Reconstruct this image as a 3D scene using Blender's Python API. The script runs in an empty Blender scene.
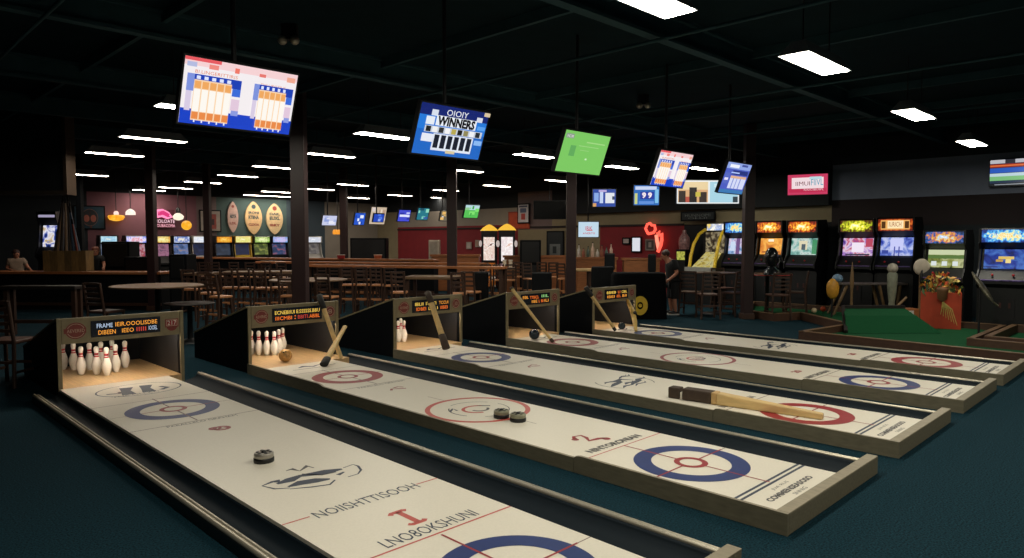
import bpy, math, random
from mathutils import Vector, Matrix, Euler
random.seed(7)
PI = math.pi
S = bpy.context.scene
COL = S.collection

# ------------------------------------------------------------------ camera
CAM_H, F_PX, YAW, PITCH = 1.9, 702.1, .7883, .0545
FW = Vector((math.sin(YAW)*math.cos(PITCH), math.cos(YAW)*math.cos(PITCH), -math.sin(PITCH)))
RT = Vector((math.cos(YAW), -math.sin(YAW), 0))
UP = RT.cross(FW)
O = Vector((0, 0, CAM_H))
cd = bpy.data.cameras.new('camera')
cam = bpy.data.objects.new('camera', cd); COL.objects.link(cam)
cam.location = O
m3 = Matrix((RT, UP, -FW)).transposed()
cam.rotation_euler = m3.to_euler()
cd.sensor_fit = 'HORIZONTAL'; cd.sensor_width = 36; cd.lens = 36*F_PX/1024
cd.clip_start = .05; cd.clip_end = 200
S.camera = cam
S.view_settings.view_transform = 'Standard'
S.view_settings.look = 'None'
S.view_settings.gamma = 1
S.view_settings.exposure = 0
S.view_settings.use_curve_mapping = False
w = bpy.data.worlds.new('world'); S.world = w; w.use_nodes = True
w.node_tree.nodes['Background'].inputs[0].default_value = (.01, .016, .02, 1)
w.node_tree.nodes['Background'].inputs[1].default_value = .2

# measuring helpers: a sight line met with a plane of the room
def ray(px, py): return FW + RT*((px-512)/F_PX) + UP*((279-py)/F_PX)
def onz(px, py, z=0.): d = ray(px, py); return O + d*((z-CAM_H)/d.z)
def onx(px, py, x): d = ray(px, py); return O + d*(x/d.x)
def ony(px, py, y): d = ray(px, py); return O + d*(y/d.y)
def deep(px, py, D): return O + ray(px, py)*D
def spot(px, D): p = deep(px, 240, D); return (p.x, p.y)

# ------------------------------------------------------------------ materials
def lin(c):
    if isinstance(c, str): c = tuple(int(c[i:i+2], 16) for i in (0, 2, 4))
    return tuple(((v/255)/12.92 if v/255 <= .04045 else ((v/255+.055)/1.055)**2.4) for v in c)
_M = {}
def mat(name, c, rough=.6, metal=0, var=.12, scale=8, bump=0, stretch=None, spec=.5):
    if name in _M: return _M[name]
    m = bpy.data.materials.new(name); m.use_nodes = True; nt = m.node_tree
    b = nt.nodes['Principled BSDF']; b.inputs['Roughness'].default_value = rough
    b.inputs['Metallic'].default_value = metal; b.inputs['Specular IOR Level'].default_value = spec
    L = lin(c)
    tc = nt.nodes.new('ShaderNodeTexCoord'); mp = nt.nodes.new('ShaderNodeMapping')
    if stretch: mp.inputs['Scale'].default_value = stretch
    n = nt.nodes.new('ShaderNodeTexNoise'); n.inputs['Scale'].default_value = scale; n.inputs['Detail'].default_value = 6
    r = nt.nodes.new('ShaderNodeValToRGB')
    r.color_ramp.elements[0].position = .3; r.color_ramp.elements[1].position = .7
    r.color_ramp.elements[0].color = (*[max(0, v*(1-var)) for v in L], 1)
    r.color_ramp.elements[1].color = (*[min(1, v*(1+var)) for v in L], 1)
    nt.links.new(tc.outputs['Object'], mp.inputs[0]); nt.links.new(mp.outputs[0], n.inputs['Vector'])
    nt.links.new(n.outputs['Fac'], r.inputs[0]); nt.links.new(r.outputs[0], b.inputs['Base Color'])
    if bump:
        bp = nt.nodes.new('ShaderNodeBump'); bp.inputs['Strength'].default_value = bump; bp.inputs['Distance'].default_value = .01
        nt.links.new(n.outputs['Fac'], bp.inputs['Height']); nt.links.new(bp.outputs[0], b.inputs['Normal'])
    _M[name] = m; return m
def em(c, s=1.0):
    key = 'glow_%s_%.2f' % (c, s)
    if key in _M: return _M[key]
    m = bpy.data.materials.new(key); m.use_nodes = True; nt = m.node_tree
    b = nt.nodes['Principled BSDF']; b.inputs['Base Color'].default_value = (.01, .01, .01, 1)
    b.inputs['Roughness'].default_value = .25
    b.inputs['Emission Color'].default_value = (*lin(c), 1); b.inputs['Emission Strength'].default_value = s
    _M[key] = m; return m
def emnoise(name, cols, s=1.0, scale=6, kind='n', seed=0.):
    if name in _M: return _M[name]
    m = bpy.data.materials.new(name); m.use_nodes = True; nt = m.node_tree
    b = nt.nodes['Principled BSDF']; b.inputs['Base Color'].default_value = (.01, .01, .01, 1)
    tc = nt.nodes.new('ShaderNodeTexCoord'); mp = nt.nodes.new('ShaderNodeMapping')
    mp.inputs['Location'].default_value = (seed*3.1, seed*1.7, seed)
    nt.links.new(tc.outputs['Object'], mp.inputs[0])
    if kind == 'v':
        n = nt.nodes.new('ShaderNodeTexVoronoi'); n.inputs['Scale'].default_value = scale; out = n.outputs['Distance']
    else:
        n = nt.nodes.new('ShaderNodeTexNoise'); n.inputs['Scale'].default_value = scale; n.inputs['Detail'].default_value = 3
        n.inputs['Distortion'].default_value = .6; out = n.outputs['Fac']
    nt.links.new(mp.outputs[0], n.inputs['Vector'])
    r = nt.nodes.new('ShaderNodeValToRGB'); cr = r.color_ramp
    k = len(cols)
    lo, hi = (.3, .7) if kind == 'n' else (.05, .75)
    for i, c in enumerate(cols):
        pos = lo + (hi-lo)*i/(k-1)
        e = cr.elements[0] if i == 0 else (cr.elements[1] if i == 1 else cr.elements.new(pos))
        e.position = pos; e.color = (*lin(c), 1)
    nt.links.new(out, r.inputs[0]); nt.links.new(r.outputs[0], b.inputs['Emission Color'])
    b.inputs['Emission Strength'].default_value = s
    _M[name] = m; return m

def emgrad(name, cols, s, hw, hh):
    """backlit panel: colours from the rim inwards to the middle, broken up by noise"""
    if name in _M: return _M[name]
    m = bpy.data.materials.new(name); m.use_nodes = True; nt = m.node_tree; N = nt.nodes.new
    b = nt.nodes['Principled BSDF']; b.inputs['Base Color'].default_value = (.01, .01, .01, 1)
    tc = N('ShaderNodeTexCoord'); mp = N('ShaderNodeMapping'); mp.inputs['Scale'].default_value = (1/hw, 0, 1/hh)
    ln = N('ShaderNodeVectorMath'); ln.operation = 'LENGTH'
    n = N('ShaderNodeTexNoise'); n.inputs['Scale'].default_value = 14; n.inputs['Detail'].default_value = 3
    a = N('ShaderNodeMath'); a.operation = 'MULTIPLY_ADD'; a.inputs[1].default_value = -1.7; a.inputs[2].default_value = 1.75
    q = N('ShaderNodeMath'); q.operation = 'MULTIPLY_ADD'; q.inputs[1].default_value = -.72
    r = N('ShaderNodeValToRGB'); cr = r.color_ramp
    for i, c in enumerate(cols):
        e = cr.elements[i] if i < 2 else cr.elements.new(i/(len(cols)-1))
        e.position = i/(len(cols)-1); e.color = (*lin(c), 1)
    L = nt.links.new
    L(tc.outputs['Object'], mp.inputs[0]); L(mp.outputs[0], ln.inputs[0]); L(tc.outputs['Object'], n.inputs['Vector'])
    L(n.outputs['Fac'], a.inputs[0]); L(ln.outputs['Value'], q.inputs[0]); L(a.outputs[0], q.inputs[2])
    L(q.outputs[0], r.inputs[0]); L(r.outputs[0], b.inputs['Emission Color']); b.inputs['Emission Strength'].default_value = s
    _M[name] = m; return m

# ------------------------------------------------------------------ mesh builder
class MB:
    def __init__(s): s.v = []; s.f = []; s.mi = []; s.sm = []; s.mats = []
    def slot(s, m):
        if m not in s.mats: s.mats.append(m)
        return s.mats.index(m)
    def add(s, vs, fs, m, smooth=False, M=None):
        b = len(s.v); k = s.slot(m)
        s.v += [tuple(M @ Vector(p)) if M else tuple(p) for p in vs]
        for f in fs: s.f.append([b+i for i in f]); s.mi.append(k); s.sm.append(smooth)
        return s
    def box(s, x0, x1, y0, y1, z0, z1, m, M=None):
        vs = [(x, y, z) for z in (z0, z1) for y in (y0, y1) for x in (x0, x1)]
        return s.add(vs, [(0, 2, 3, 1), (4, 5, 7, 6), (0, 1, 5, 4), (2, 6, 7, 3), (0, 4, 6, 2), (1, 3, 7, 5)], m, False, M)
    def prism(s, poly, ax, a, b, m, M=None, smooth=False):
        n = len(poly)
        def P(u, v, t): return {'x': (t, u, v), 'y': (u, t, v), 'z': (u, v, t)}[ax]
        vs = [P(u, v, a) for u, v in poly] + [P(u, v, b) for u, v in poly]
        fs = [tuple(range(n))[::-1], tuple(range(n, 2*n))]
        s.add(vs, fs, m, False, M)
        return s.add(vs, [(i, (i+1) % n, n+(i+1) % n, n+i) for i in range(n)], m, smooth, M)
    def tube(s, pts, r, m, n=8, M=None, caps=True, flat=1.0):
        pts = [Vector(p) for p in pts]; rs = r if isinstance(r, (list, tuple)) else [r]*len(pts)
        vs = []; up = None
        for i, p in enumerate(pts):
            t = (pts[min(i+1, len(pts)-1)] - pts[max(i-1, 0)]).normalized()
            if up is None:
                up = Vector((0, 0, 1)) if abs(t.z) < .9 else Vector((1, 0, 0))
            a = t.cross(up).normalized(); up = a.cross(t).normalized()
            for k in range(n):
                q = 2*PI*k/n + PI/n
                vs.append(p + a*(math.cos(q)*rs[i]) + up*(math.sin(q)*rs[i]*flat))
        fs = []
        for i in range(len(pts)-1):
            for k in range(n):
                fs.append((i*n+k, i*n+(k+1) % n, (i+1)*n+(k+1) % n, (i+1)*n+k))
        s.add(vs, fs, m, n > 5, M)
        if caps:
            e = (len(pts)-1)*n
            s.add(vs, [tuple(range(n))[::-1], tuple(e+k for k in range(n))], m, False, M)
        return s
    def lathe(s, prof, m, n=20, c=(0, 0, 0), M=None, smooth=True, sx=1, sy=1):
        vs = []
        for r, z in prof:
            for k in range(n):
                q = 2*PI*k/n; vs.append((c[0]+r*math.cos(q)*sx, c[1]+r*math.sin(q)*sy, c[2]+z))
        fs = []
        for i in range(len(prof)-1):
            for k in range(n): fs.append((i*n+k, i*n+(k+1) % n, (i+1)*n+(k+1) % n, (i+1)*n+k))
        s.add(vs, fs, m, smooth, M)
        e = (len(prof)-1)*n
        return s.add(vs, [tuple(range(n))[::-1], tuple(e+k for k in range(n))], m, False, M)
    def ell(s, c, r, m, n=14, M=None):
        k = max(6, n//2)
        prof = [(math.sin(PI*i/k), -math.cos(PI*i/k)) for i in range(k+1)]
        prof[0] = (.001, -1); prof[-1] = (.001, 1)
        T = Matrix.Translation(c) @ Matrix.Diagonal((*r, 1))
        return s.lathe(prof, m, n, M=(M @ T) if M else T)
    # flat marks lying in a plane z
    def ring(s, cx, cy, r0, r1, z, m, n=48, M=None, sx=1., a0=0, a1=2*PI):
        vs = []
        for k in range(n+1):
            q = a0+(a1-a0)*k/n
            for r in (r0, r1): vs.append((cx+r*math.cos(q)*sx, cy+r*math.sin(q), z))
        return s.add(vs, [(2*k, 2*k+1, 2*k+3, 2*k+2) for k in range(n)], m, False, M)
    def disc(s, cx, cy, r, z, m, n=32, M=None, sx=1.):
        return s.add([(cx+r*math.cos(2*PI*k/n)*sx, cy+r*math.sin(2*PI*k/n), z) for k in range(n)], [tuple(range(n))], m, False, M)
    def rect(s, x0, x1, y0, y1, z, m, M=None):
        return s.add([(x0, y0, z), (x1, y0, z), (x1, y1, z), (x0, y1, z)], [(0, 1, 2, 3)], m, False, M)
    def strip(s, pts, wd, z, m, M=None):
        pts = [Vector((p[0], p[1], 0)) for p in pts]; n = len(pts); vs = []
        ws = wd if isinstance(wd, (list, tuple)) else [wd]*n
        for i, p in enumerate(pts):
            t = (pts[min(i+1, n-1)]-pts[max(i-1, 0)]).normalized(); q = Vector((-t.y, t.x, 0))*ws[i]*.5
            vs += [(p.x+q.x, p.y+q.y, z), (p.x-q.x, p.y-q.y, z)]
        return s.add(vs, [(2*i, 2*i+1, 2*i+3, 2*i+2) for i in range(n-1)], m, False, M)
    def text(s, t, cx, cy, wd, h, z, m, M=None, mirror=False):
        vs, fs = glyphs(t)
        xs = [v[0] for v in vs]; ys = [v[1] for v in vs]
        kx = wd/(max(xs)-min(xs)); ky = h/max(1e-6, (max(ys)-min(ys)))
        mx = (max(xs)+min(xs))/2; my = (max(ys)+min(ys))/2; g = -1 if mirror else 1
        return s.add([(cx+(v[0]-mx)*kx*g, cy+(v[1]-my)*ky, z) for v in vs], fs, m, False, M)
    def build(s, name, parent=None, loc=None, rot=None, bevel=0):
        me = bpy.data.meshes.new(name); me.from_pydata(s.v, [], s.f)
        for m in s.mats: me.materials.append(m)
        me.polygons.foreach_set('material_index', s.mi); me.polygons.foreach_set('use_smooth', s.sm)
        me.update()
        o = bpy.data.objects.new(name, me); COL.objects.link(o)
        if parent: o.parent = parent
        if loc is not None: o.location = loc
        if rot is not None: o.rotation_euler = rot if not isinstance(rot, (int, float)) else (0, 0, rot)
        if bevel:
            b = o.modifiers.new('bevel', 'BEVEL'); b.width = bevel; b.segments = 2; b.limit_method = 'ANGLE'
        return o
_G = {}
def glyphs(t):
    if t in _G: return _G[t]
    key = t; bold = 0.
    if t[0] == '*': bold = .05; t = t[1:]
    cu = bpy.data.curves.new('t', 'FONT'); cu.body = t; cu.resolution_u = 2; cu.offset = bold
    ob = bpy.data.objects.new('t', cu); COL.objects.link(ob)
    me = ob.to_mesh()
    r = ([tuple(v.co) for v in me.vertices], [tuple(p.vertices) for p in me.polygons])
    ob.to_mesh_clear(); bpy.data.objects.remove(ob); bpy.data.curves.remove(cu)
    _G[key] = r; return r

def tag(o, label, cat, group=None):
    o['label'] = label; o['category'] = cat
    if group: o['group'] = group
    return o
def thing(name, label, cat, loc=(0, 0, 0), rot=0, group=None):
    o = bpy.data.objects.new(name, None); COL.objects.link(o); o.empty_display_size = .1
    o.location = loc; o.rotation_euler = rot if not isinstance(rot, (int, float)) else (0, 0, rot)
    return tag(o, label, cat, group)
def struct(o): o['kind'] = 'structure'; return o
KIDS = {}
def dup(root, loc, rot, label, group=None):
    kids = {}
    allo = [o for o in COL.objects]
    r = root.copy(); COL.objects.link(r); r.location = loc
    r.rotation_euler = rot if not isinstance(rot, (int, float)) else (0, 0, rot)
    r['label'] = label
    if group: r['group'] = group
    def rec(src, dst):
        for ch in allo:
            if ch.parent == src:
                c = ch.copy(); COL.objects.link(c); c.parent = dst; rec(ch, c)
    rec(root, r)
    return r
ORD = ['first', 'second', 'third', 'fourth', 'fifth', 'sixth', 'seventh', 'eighth', 'ninth', 'tenth', 'eleventh', 'twelfth']
FACE = -YAW        # turned towards the viewer's side of the hall
R90 = Matrix.Rotation(PI/2, 4, 'X')   # stands a flat drawing up: x right, y up, facing -y

# common materials
m_white = mat('lane_white', (226, 219, 203), .42, 0, .03, 60, bump=.02)
m_blue = mat('print_blue', (14, 44, 106), .45, 0, .06, 20)
m_red = mat('print_red', (148, 32, 38), .45, 0, .08, 20)
m_coral = mat('print_coral', (190, 80, 70), .45, 0, .08, 20)
m_navy = mat('print_navy', (38, 52, 72), .5, 0, .1, 20)
m_ink = mat('print_ink', (78, 76, 74), .5, 0, .1, 20)
m_line = mat('print_line', (120, 96, 90), .5, 0, .08, 20)
m_board = mat('board_olive', (112, 106, 86), .6, 0, .16, 14, bump=.05, stretch=(3, .6, 3))
m_boardtop = mat('board_edge', (140, 130, 108), .5, 0, .15, 12, stretch=(3, .6, 3))
m_trim = mat('frame_olive', (134, 122, 92), .5, 0, .1, 14)
m_gut = mat('gutter_black', (17, 27, 34), .65, 0, .08, 12, spec=.12)
m_black = mat('black_laminate', (12, 15, 18), .6, 0, .1, 9, spec=.12)
m_int = mat('cabinet_interior', (27, 29, 33), .6, 0, .1, 9)
m_metal = mat('rail_metal', (182, 174, 156), .38, .6, .05, 10)
m_dark = mat('dark_wood', (62, 40, 28), .5, 0, .2, 9, stretch=(1, 1, .3))
m_brown = mat('brown_wood', (166, 104, 62), .38, 0, .2, 7, stretch=(.5, 3, 3))
m_seat = mat('seat_wood', (186, 126, 82), .38, 0, .15, 9)
m_deck = mat('maple_deck', (214, 178, 128), .35, 0, .14, 6, stretch=(9, .5, 1))
m_stick = mat('pale_wood', (222, 188, 126), .5, 0, .16, 9, stretch=(3, 3, .6))
m_grip = mat('grip_black', (26, 25, 24), .7, 0, .1, 20)
m_gripb = mat('grip_brown', (62, 48, 36), .7, 0, .15, 20)
m_pin = mat('pin_white', (232, 228, 220), .25, 0, .02, 10)
m_pinred = mat('pin_red', (186, 50, 62), .3, 0, .05, 10)
m_plastic = mat('black_plastic', (9, 11, 13), .45, 0, .1, 10)
m_steel = mat('dark_steel', (38, 38, 40), .5, .5, .1, 10)
# ------------------------------------------------------------------ the room
X0, X1, Y0, Y1, ZC = -5., 20.5, -6., 30., 4.7
carpet = mat('carpet_teal', (15, 44, 54), .95, 0, .8, 75, bump=.5, spec=.1)
fl = MB().box(X0-.2, X1+.2, Y0-.2, Y1+.2, -.2, 0, carpet); struct(fl.build('floor'))
m_ceil = mat('ceiling_black', (16, 36, 41), .9, 0, .15, 3, spec=.1)
m_beam = mat('beam_black', (44, 72, 78), .75, 0, .12, 4, spec=.2)
struct(MB().box(X0-.2, X1+.2, Y0-.2, Y1+.2, ZC, ZC+.2, m_ceil).build('ceiling'))
for k, y in enumerate((.4, 4.9, 9.2, 12.8, 16.2, 19.5, 22.8, 26)):
    b = MB(); b.box(X0, X1, y-.07, y+.07, ZC-.34, ZC-.3, m_beam).box(X0, X1, y-.012, y+.012, ZC-.3, ZC-.04, m_beam).box(X0, X1, y-.07, y+.07, ZC-.04, ZC, m_beam)
    struct(b.build('ceiling_beam'))
for k, x in enumerate((-2, .6, 3.2, 6.4, 9.9, 13.8, 16.2, 18.8)):
    b = MB(); b.box(x-.03, x+.03, Y0, Y1, ZC-.14, ZC, m_beam)
    struct(b.build('ceiling_joist'))
for x in (1.9, 7.3, 11.1, 15.0):   # conduit runs under the joists
    struct(MB().tube([(x, Y0, ZC-.4), (x, Y1, ZC-.4)], .022, m_beam).build('ceiling_conduit'))

p_teal = mat('paint_dark_teal', (26, 36, 42), .8, 0, .08, 3)
p_char = mat('paint_charcoal', (15, 22, 27), .8, 0, .08, 3)
p_grey = mat('paint_grey', (128, 138, 158), .8, 0, .05, 3)
p_mar = mat('paint_maroon_brown', (38, 28, 30), .8, 0, .08, 3)
p_tan = mat('paint_tan', (140, 128, 100), .8, 0, .06, 3)
p_red = mat('paint_red', (128, 26, 34), .75, 0, .08, 3)
p_pale = mat('paint_pale_grey', (150, 142, 130), .8, 0, .05, 3)
p_pink = mat('paint_mauve', (128, 84, 94), .8, 0, .06, 3)
p_mauve = mat('paint_grey_mauve', (116, 100, 100), .8, 0, .06, 3)
p_green = mat('paint_grey_green', (74, 96, 94), .8, 0, .06, 3)
p_blue = mat('paint_blue_grey', (60, 74, 84), .8, 0, .06, 3)
def yw(px): return onx(px, 240, X1).y
wr = MB()
def wz(ya, yb, za, zb, m): wr.rect(ya, yb, za, zb, 0, m, Matrix(((0, 0, 1, X1), (-1, 0, 0, 0), (0, 1, 0, 0), (0, 0, 0, 1))) @ Matrix.Diagonal((-1, 1, 1, 1)))
a, b_, c_, d_, e_, f_ = yw(831), yw(684), yw(600), yw(552), yw(518), yw(398)
wz(Y0, a, 0, 2.3, p_teal); wz(Y0, a, 2.3, 3.04, p_mar); wz(Y0, a, 3.04, 4.02, p_grey); wz(Y0, a, 4.02, ZC, p_char)
wz(a, e_, 3.85, ZC, p_char); wz(a, d_, 2.9, 3.85, p_char); wz(a, d_, 2.43, 2.9, p_tan)
wz(a, b_, 0, 2.43, p_char); wz(b_, c_, 0, 2.43, p_red); wz(c_, d_, 0, 2.43, p_tan)
wz(d_, e_, 2.35, 3.85, p_mauve); wz(d_, e_, 0, 2.35, p_tan)
wz(e_, f_, 0, 2.55, p_red); wz(e_, f_, 2.55, 3.25, p_pale); wz(e_, f_, 3.25, ZC, p_char)
wz(f_, Y1, 0, 3.3, p_tan); wz(f_, Y1, 3.3, ZC, p_char)
wr.box(X1+.01, X1+.2, Y0, Y1, 0, ZC, p_char)
struct(wr.build('wall_right'))
wb = MB()
def bz(xa, xb, za, zb, m): wb.rect(xa, xb, za, zb, 0, m, Matrix.Translation((0, Y1, 0)) @ R90)
def xw(px): return ony(px, 240, Y1).x
q = [X0, xw(88), xw(197), xw(217), xw(287), xw(325), X1]
for i, m in enumerate((p_teal, p_pink, p_mauve, p_green, p_blue, p_pale)): bz(q[i], q[i+1], 0, 3.75 if i else 3.4, m)
bz(X0, q[1], 3.4, ZC, p_char); bz(q[1], X1, 3.75, ZC, p_char)
wb.box(X0, X1, Y1+.01, Y1+.2, 0, ZC, p_char)
struct(wb.build('wall_back'))
struct(MB().box(X0-.2, X0, Y0, Y1, 0, ZC, p_teal).build('wall_left'))
struct(MB().box(X0, X1, Y0-.2, Y0, 0, ZC, p_teal).build('wall_front'))
struct(MB().box(X1-.03, X1, Y0, a, 4.02, 4.2, p_teal).build('trim_1'))
struct(MB().box(X1-.04, X1, yw(684), yw(398), 2.4, 2.47, p_mar).build('trim_2'))
# projecting soffit over the arcade and the dark bulkhead at far left
struct(MB().box(X1-.25, X1, a, yw(575), 2.9, 3.87, p_char).build('soffit'))
p0 = deep(40, 150, 16)
bk = MB().box(-2.6, .9, -.15, .15, 3.0, 4.7, p_char).box(.9, .98, -.17, .17, 2.93, 4.7, mat('bulkhead_edge', (60, 46, 32), .6)).box(-2.6, .9, -.17, .17, 2.93, 3.02, mat('bulkhead_trim', (60, 50, 38), .6))
struct(bk.build('bulkhead', loc=(p0.x-.25, p0.y, 0), rot=FACE))

m_post = mat('column_maroon', (42, 21, 21), .5, 0, .12, 3)
cols = [(300, 13, .32, 'thick dark maroon square column behind the second lane'), (571, 19, .28, 'dark maroon column left of the wall screen showing a red emblem'),
        (748, 17, .3, 'dark column in front of the arcade row beside the high tables'), (452, 19, .28, 'maroon column under the blue winners screen'),
        (152, 19, .29, 'dark column left of the pink neon sign'), (208, 23, .27, 'slim dark column beside the framed poster at the back'),
        (344, 26, .3, 'far slim maroon column beside the orange lamp at the back'), (81, 22, .22, 'slim black post next to the dark mural at far left')]
for px, D, wd, lab in cols:
    x, y = spot(px, D); an = abs(math.atan((px-512)/F_PX)); h = wd/2/(math.cos(an)+math.sin(an))
    t = thing('column', lab, 'column', (x, y, 0), FACE)
    MB().box(-h, h, -h, h, 0, ZC, m_post if px != 81 else m_black).build('shaft', t, bevel=.012)
    MB().box(-h-.03, h+.03, -h-.03, h+.03, 0, .14, m_dark).build('base', t, bevel=.01)

# ------------------------------------------------------------------ ceiling lights
LE = em((252, 246, 228), 56.)
LE2 = em((255, 240, 222), 32.)
m_fix = mat('fixture_grey', (150, 152, 152), .5, .3, .08, 8)
def fixture(x, y, lab, ln=1.2, wd=.33, lens=LE, z=3.85):
    t = thing('ceiling_light', lab, 'light', (x, y, z), 0, 'white panel lights under the black ceiling')
    a, b = ln/2, wd/2
    h = MB(); h.add([(-a, -b, 0), (a, -b, 0), (a, b, 0), (-a, b, 0), (-a*.8, -b*.45, .16), (a*.8, -b*.45, .16), (a*.8, b*.45, .16), (-a*.8, b*.45, .16)],
          [(0, 1, 5, 4), (1, 2, 6, 5), (2, 3, 7, 6), (3, 0, 4, 7), (4, 5, 6, 7)], m_fix)
    h.build('housing', t)
    MB().add([(-a+.02, -b+.02, -.004), (-a+.02, b-.02, -.004), (a-.02, b-.02, -.004), (a-.02, -b+.02, -.004)], [(0, 1, 2, 3)], lens).build('diffuser', t)
    for sx in (-.6, .6): MB().tube([(a*sx, 0, .16), (a*sx, 0, ZC-z-.02)], .008, m_steel, 6).build('hanger', t)
    return t
FX = [(641, -2, 'bright panel light cut by the top edge of the picture'), (816, 64, 'largest bright panel light at upper right'),
      (914, 115, 'bright panel light, second of the diagonal row at upper right'), (972, 143.5, 'bright panel light lowest of the diagonal row at upper right'),
      (154, 139.5, 'long strip light left of and below the big score screen'), (115, 154.5, 'long strip light just below the longest one at left'),
      (86, 175, 'short strip light beside the dark bulkhead at left'), (145, 191, 'thin strip light above the hanging lamps at left'),
      (176, 188, 'thin strip light just right of the left dark column'), (203, 182.5, 'strip light fourth in the receding row left of the thick column'),
      (238, 176, 'strip light third in the receding row left of the thick column'), (275, 167.5, 'strip light immediately left of the thick maroon column'),
      (331, 155.5, 'strip light immediately right of the thick maroon column'), (276, 192, 'strip light over the surfboards next to the thick column'),
      (260, 199, 'far strip light above the middle surfboard'), (222, 199, 'far strip light above the framed poster'),
      (320, 189.5, 'strip light just right of the thick column, second down'),
      (353, 185, 'strip light over the back bar, second row of the middle'), (358, 198, 'far strip light above the tilted blue screens'),
      (400, 195.5, 'far strip light between the tilted blue and green screens'), (446, 190.5, 'strip light crossing behind the slim maroon column'),
      (497, 186, 'strip light left of the green screen, second down'), (442, 198, 'far strip light behind the slim maroon column'), (499, 203, 'farthest strip light left of the orange board'),
      (559, 181, 'strip light beneath the plain green screen'), (396, 137.5, 'strip light half hidden behind the winners screen'),
      (466, 171, 'strip light below the winners screen'), (535, 156, 'strip light left of the plain green screen'),
      (622, 167.5, 'strip light right of the plain green screen'), (703, 169, 'dim strip light behind the two tilted score screens at right'), (175, 107, 'strip light mostly hidden behind the big score screen')]
for i, (px, py, lab) in enumerate(FX):
    p = onz(px, py, 3.85)
    x, y = p.x, min(p.y, 29.3)
    if px == 396: x -= .25
    if px == 175: x += .35
    fixture(x, y, lab, lens=LE if y < 12 else LE2, wd=.33 if y < 12 else .27)
for x, y in ((1.4, 3.2), (1.4, -.8), (4.8, -.8), (8.3, -.8), (12.2, -.8)):  # added fixtures out of view, lighting the lanes more evenly
    fixture(x, y, 'added unseen panel light over the near end of the lanes', lens=LE)
# small dark spot heads on the ceiling
for i, (px, py, lab) in enumerate(((290, 40, 'small twin emergency lamp head high above the big score screen'), (643, 105, 'small ceiling fitting above the third hanging screen'))):
    p = onz(px, py, ZC-.2)
    t = thing('emergency_lamp', lab, 'light', (p.x, p.y, ZC-.2), FACE)
    MB().box(-.1, .1, -.05, .05, .0, .2, m_steel).build('bracket', t)
    for sx in (-.08, .08): MB().ell((sx, -.06, -.02), (.06, .06, .06), m_metal).build('lamp_head', t)
# ------------------------------------------------------------------ the five lanes
YE = 1.86
LX = [2.005, 4.381, 6.658, 8.912, 10.9985]
LY = [9.8054, 9.7124, 9.3672, 9.0216, 8.6858]
LR = [-.0071, 0, 0, .004, .0036]
ZW = .112; ZP = ZW+.0008
ORDL = ['nearest', 'second', 'third', 'fourth', 'farthest']
amber = em('ffa63c', 1.0); bluew = em('c4d8f4', .9); redl = em('d8483c', .8); yel = em('ffd25a', 1.0); orl = em('ff7a2a', 1.0); grl = em('9fe08a', .9)
DISP = [[('FRAME', .08, .30, .68, bluew), ('IEIR.OOOLISDBE', .34, .95, .70, amber), ('DIBEEN', .10, .34, .27, amber), ('IEEO', .43, .60, .29, amber), ('IIIII', .64, .78, .30, redl), ('IOOEL', .82, .95, .32, bluew)],
        [('ECNEBIIUI E:SSSSSS.BBU', .05, .95, .68, yel), ('IIICMBI', .06, .38, .27, orl), (':', .43, .46, .27, orl), ('BBITI', .50, .70, .27, redl), ('.ABIBL', .72, .95, .27, orl)],
        [('IBLII', .07, .28, .68, yel), ('ITL TI', .35, .62, .68, yel), ('TCCUI', .70, .95, .68, amber), ('IDBEI', .10, .35, .27, orl), ('LBII I', .42, .66, .27, yel), ('IIBEI', .74, .93, .27, orl)],
        [('EIBL', .06, .25, .70, amber), ('TTBICL', .30, .60, .66, orl), ('IIIL', .70, .95, .72, grl), ('IIBE', .36, .55, .28, amber), ('L BI', .60, .76, .28, orl), ('ILI', .80, .94, .28, amber)],
        [('BBIEB', .08, .46, .68, yel), ('LI', .55, .64, .68, orl), ('CBIL', .70, .94, .68, yel), ('IBEI', .10, .40, .27, amber), ('IEL', .50, .68, .27, orl), ('BII', .74, .92, .27, amber)]]
lanes = []
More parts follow.
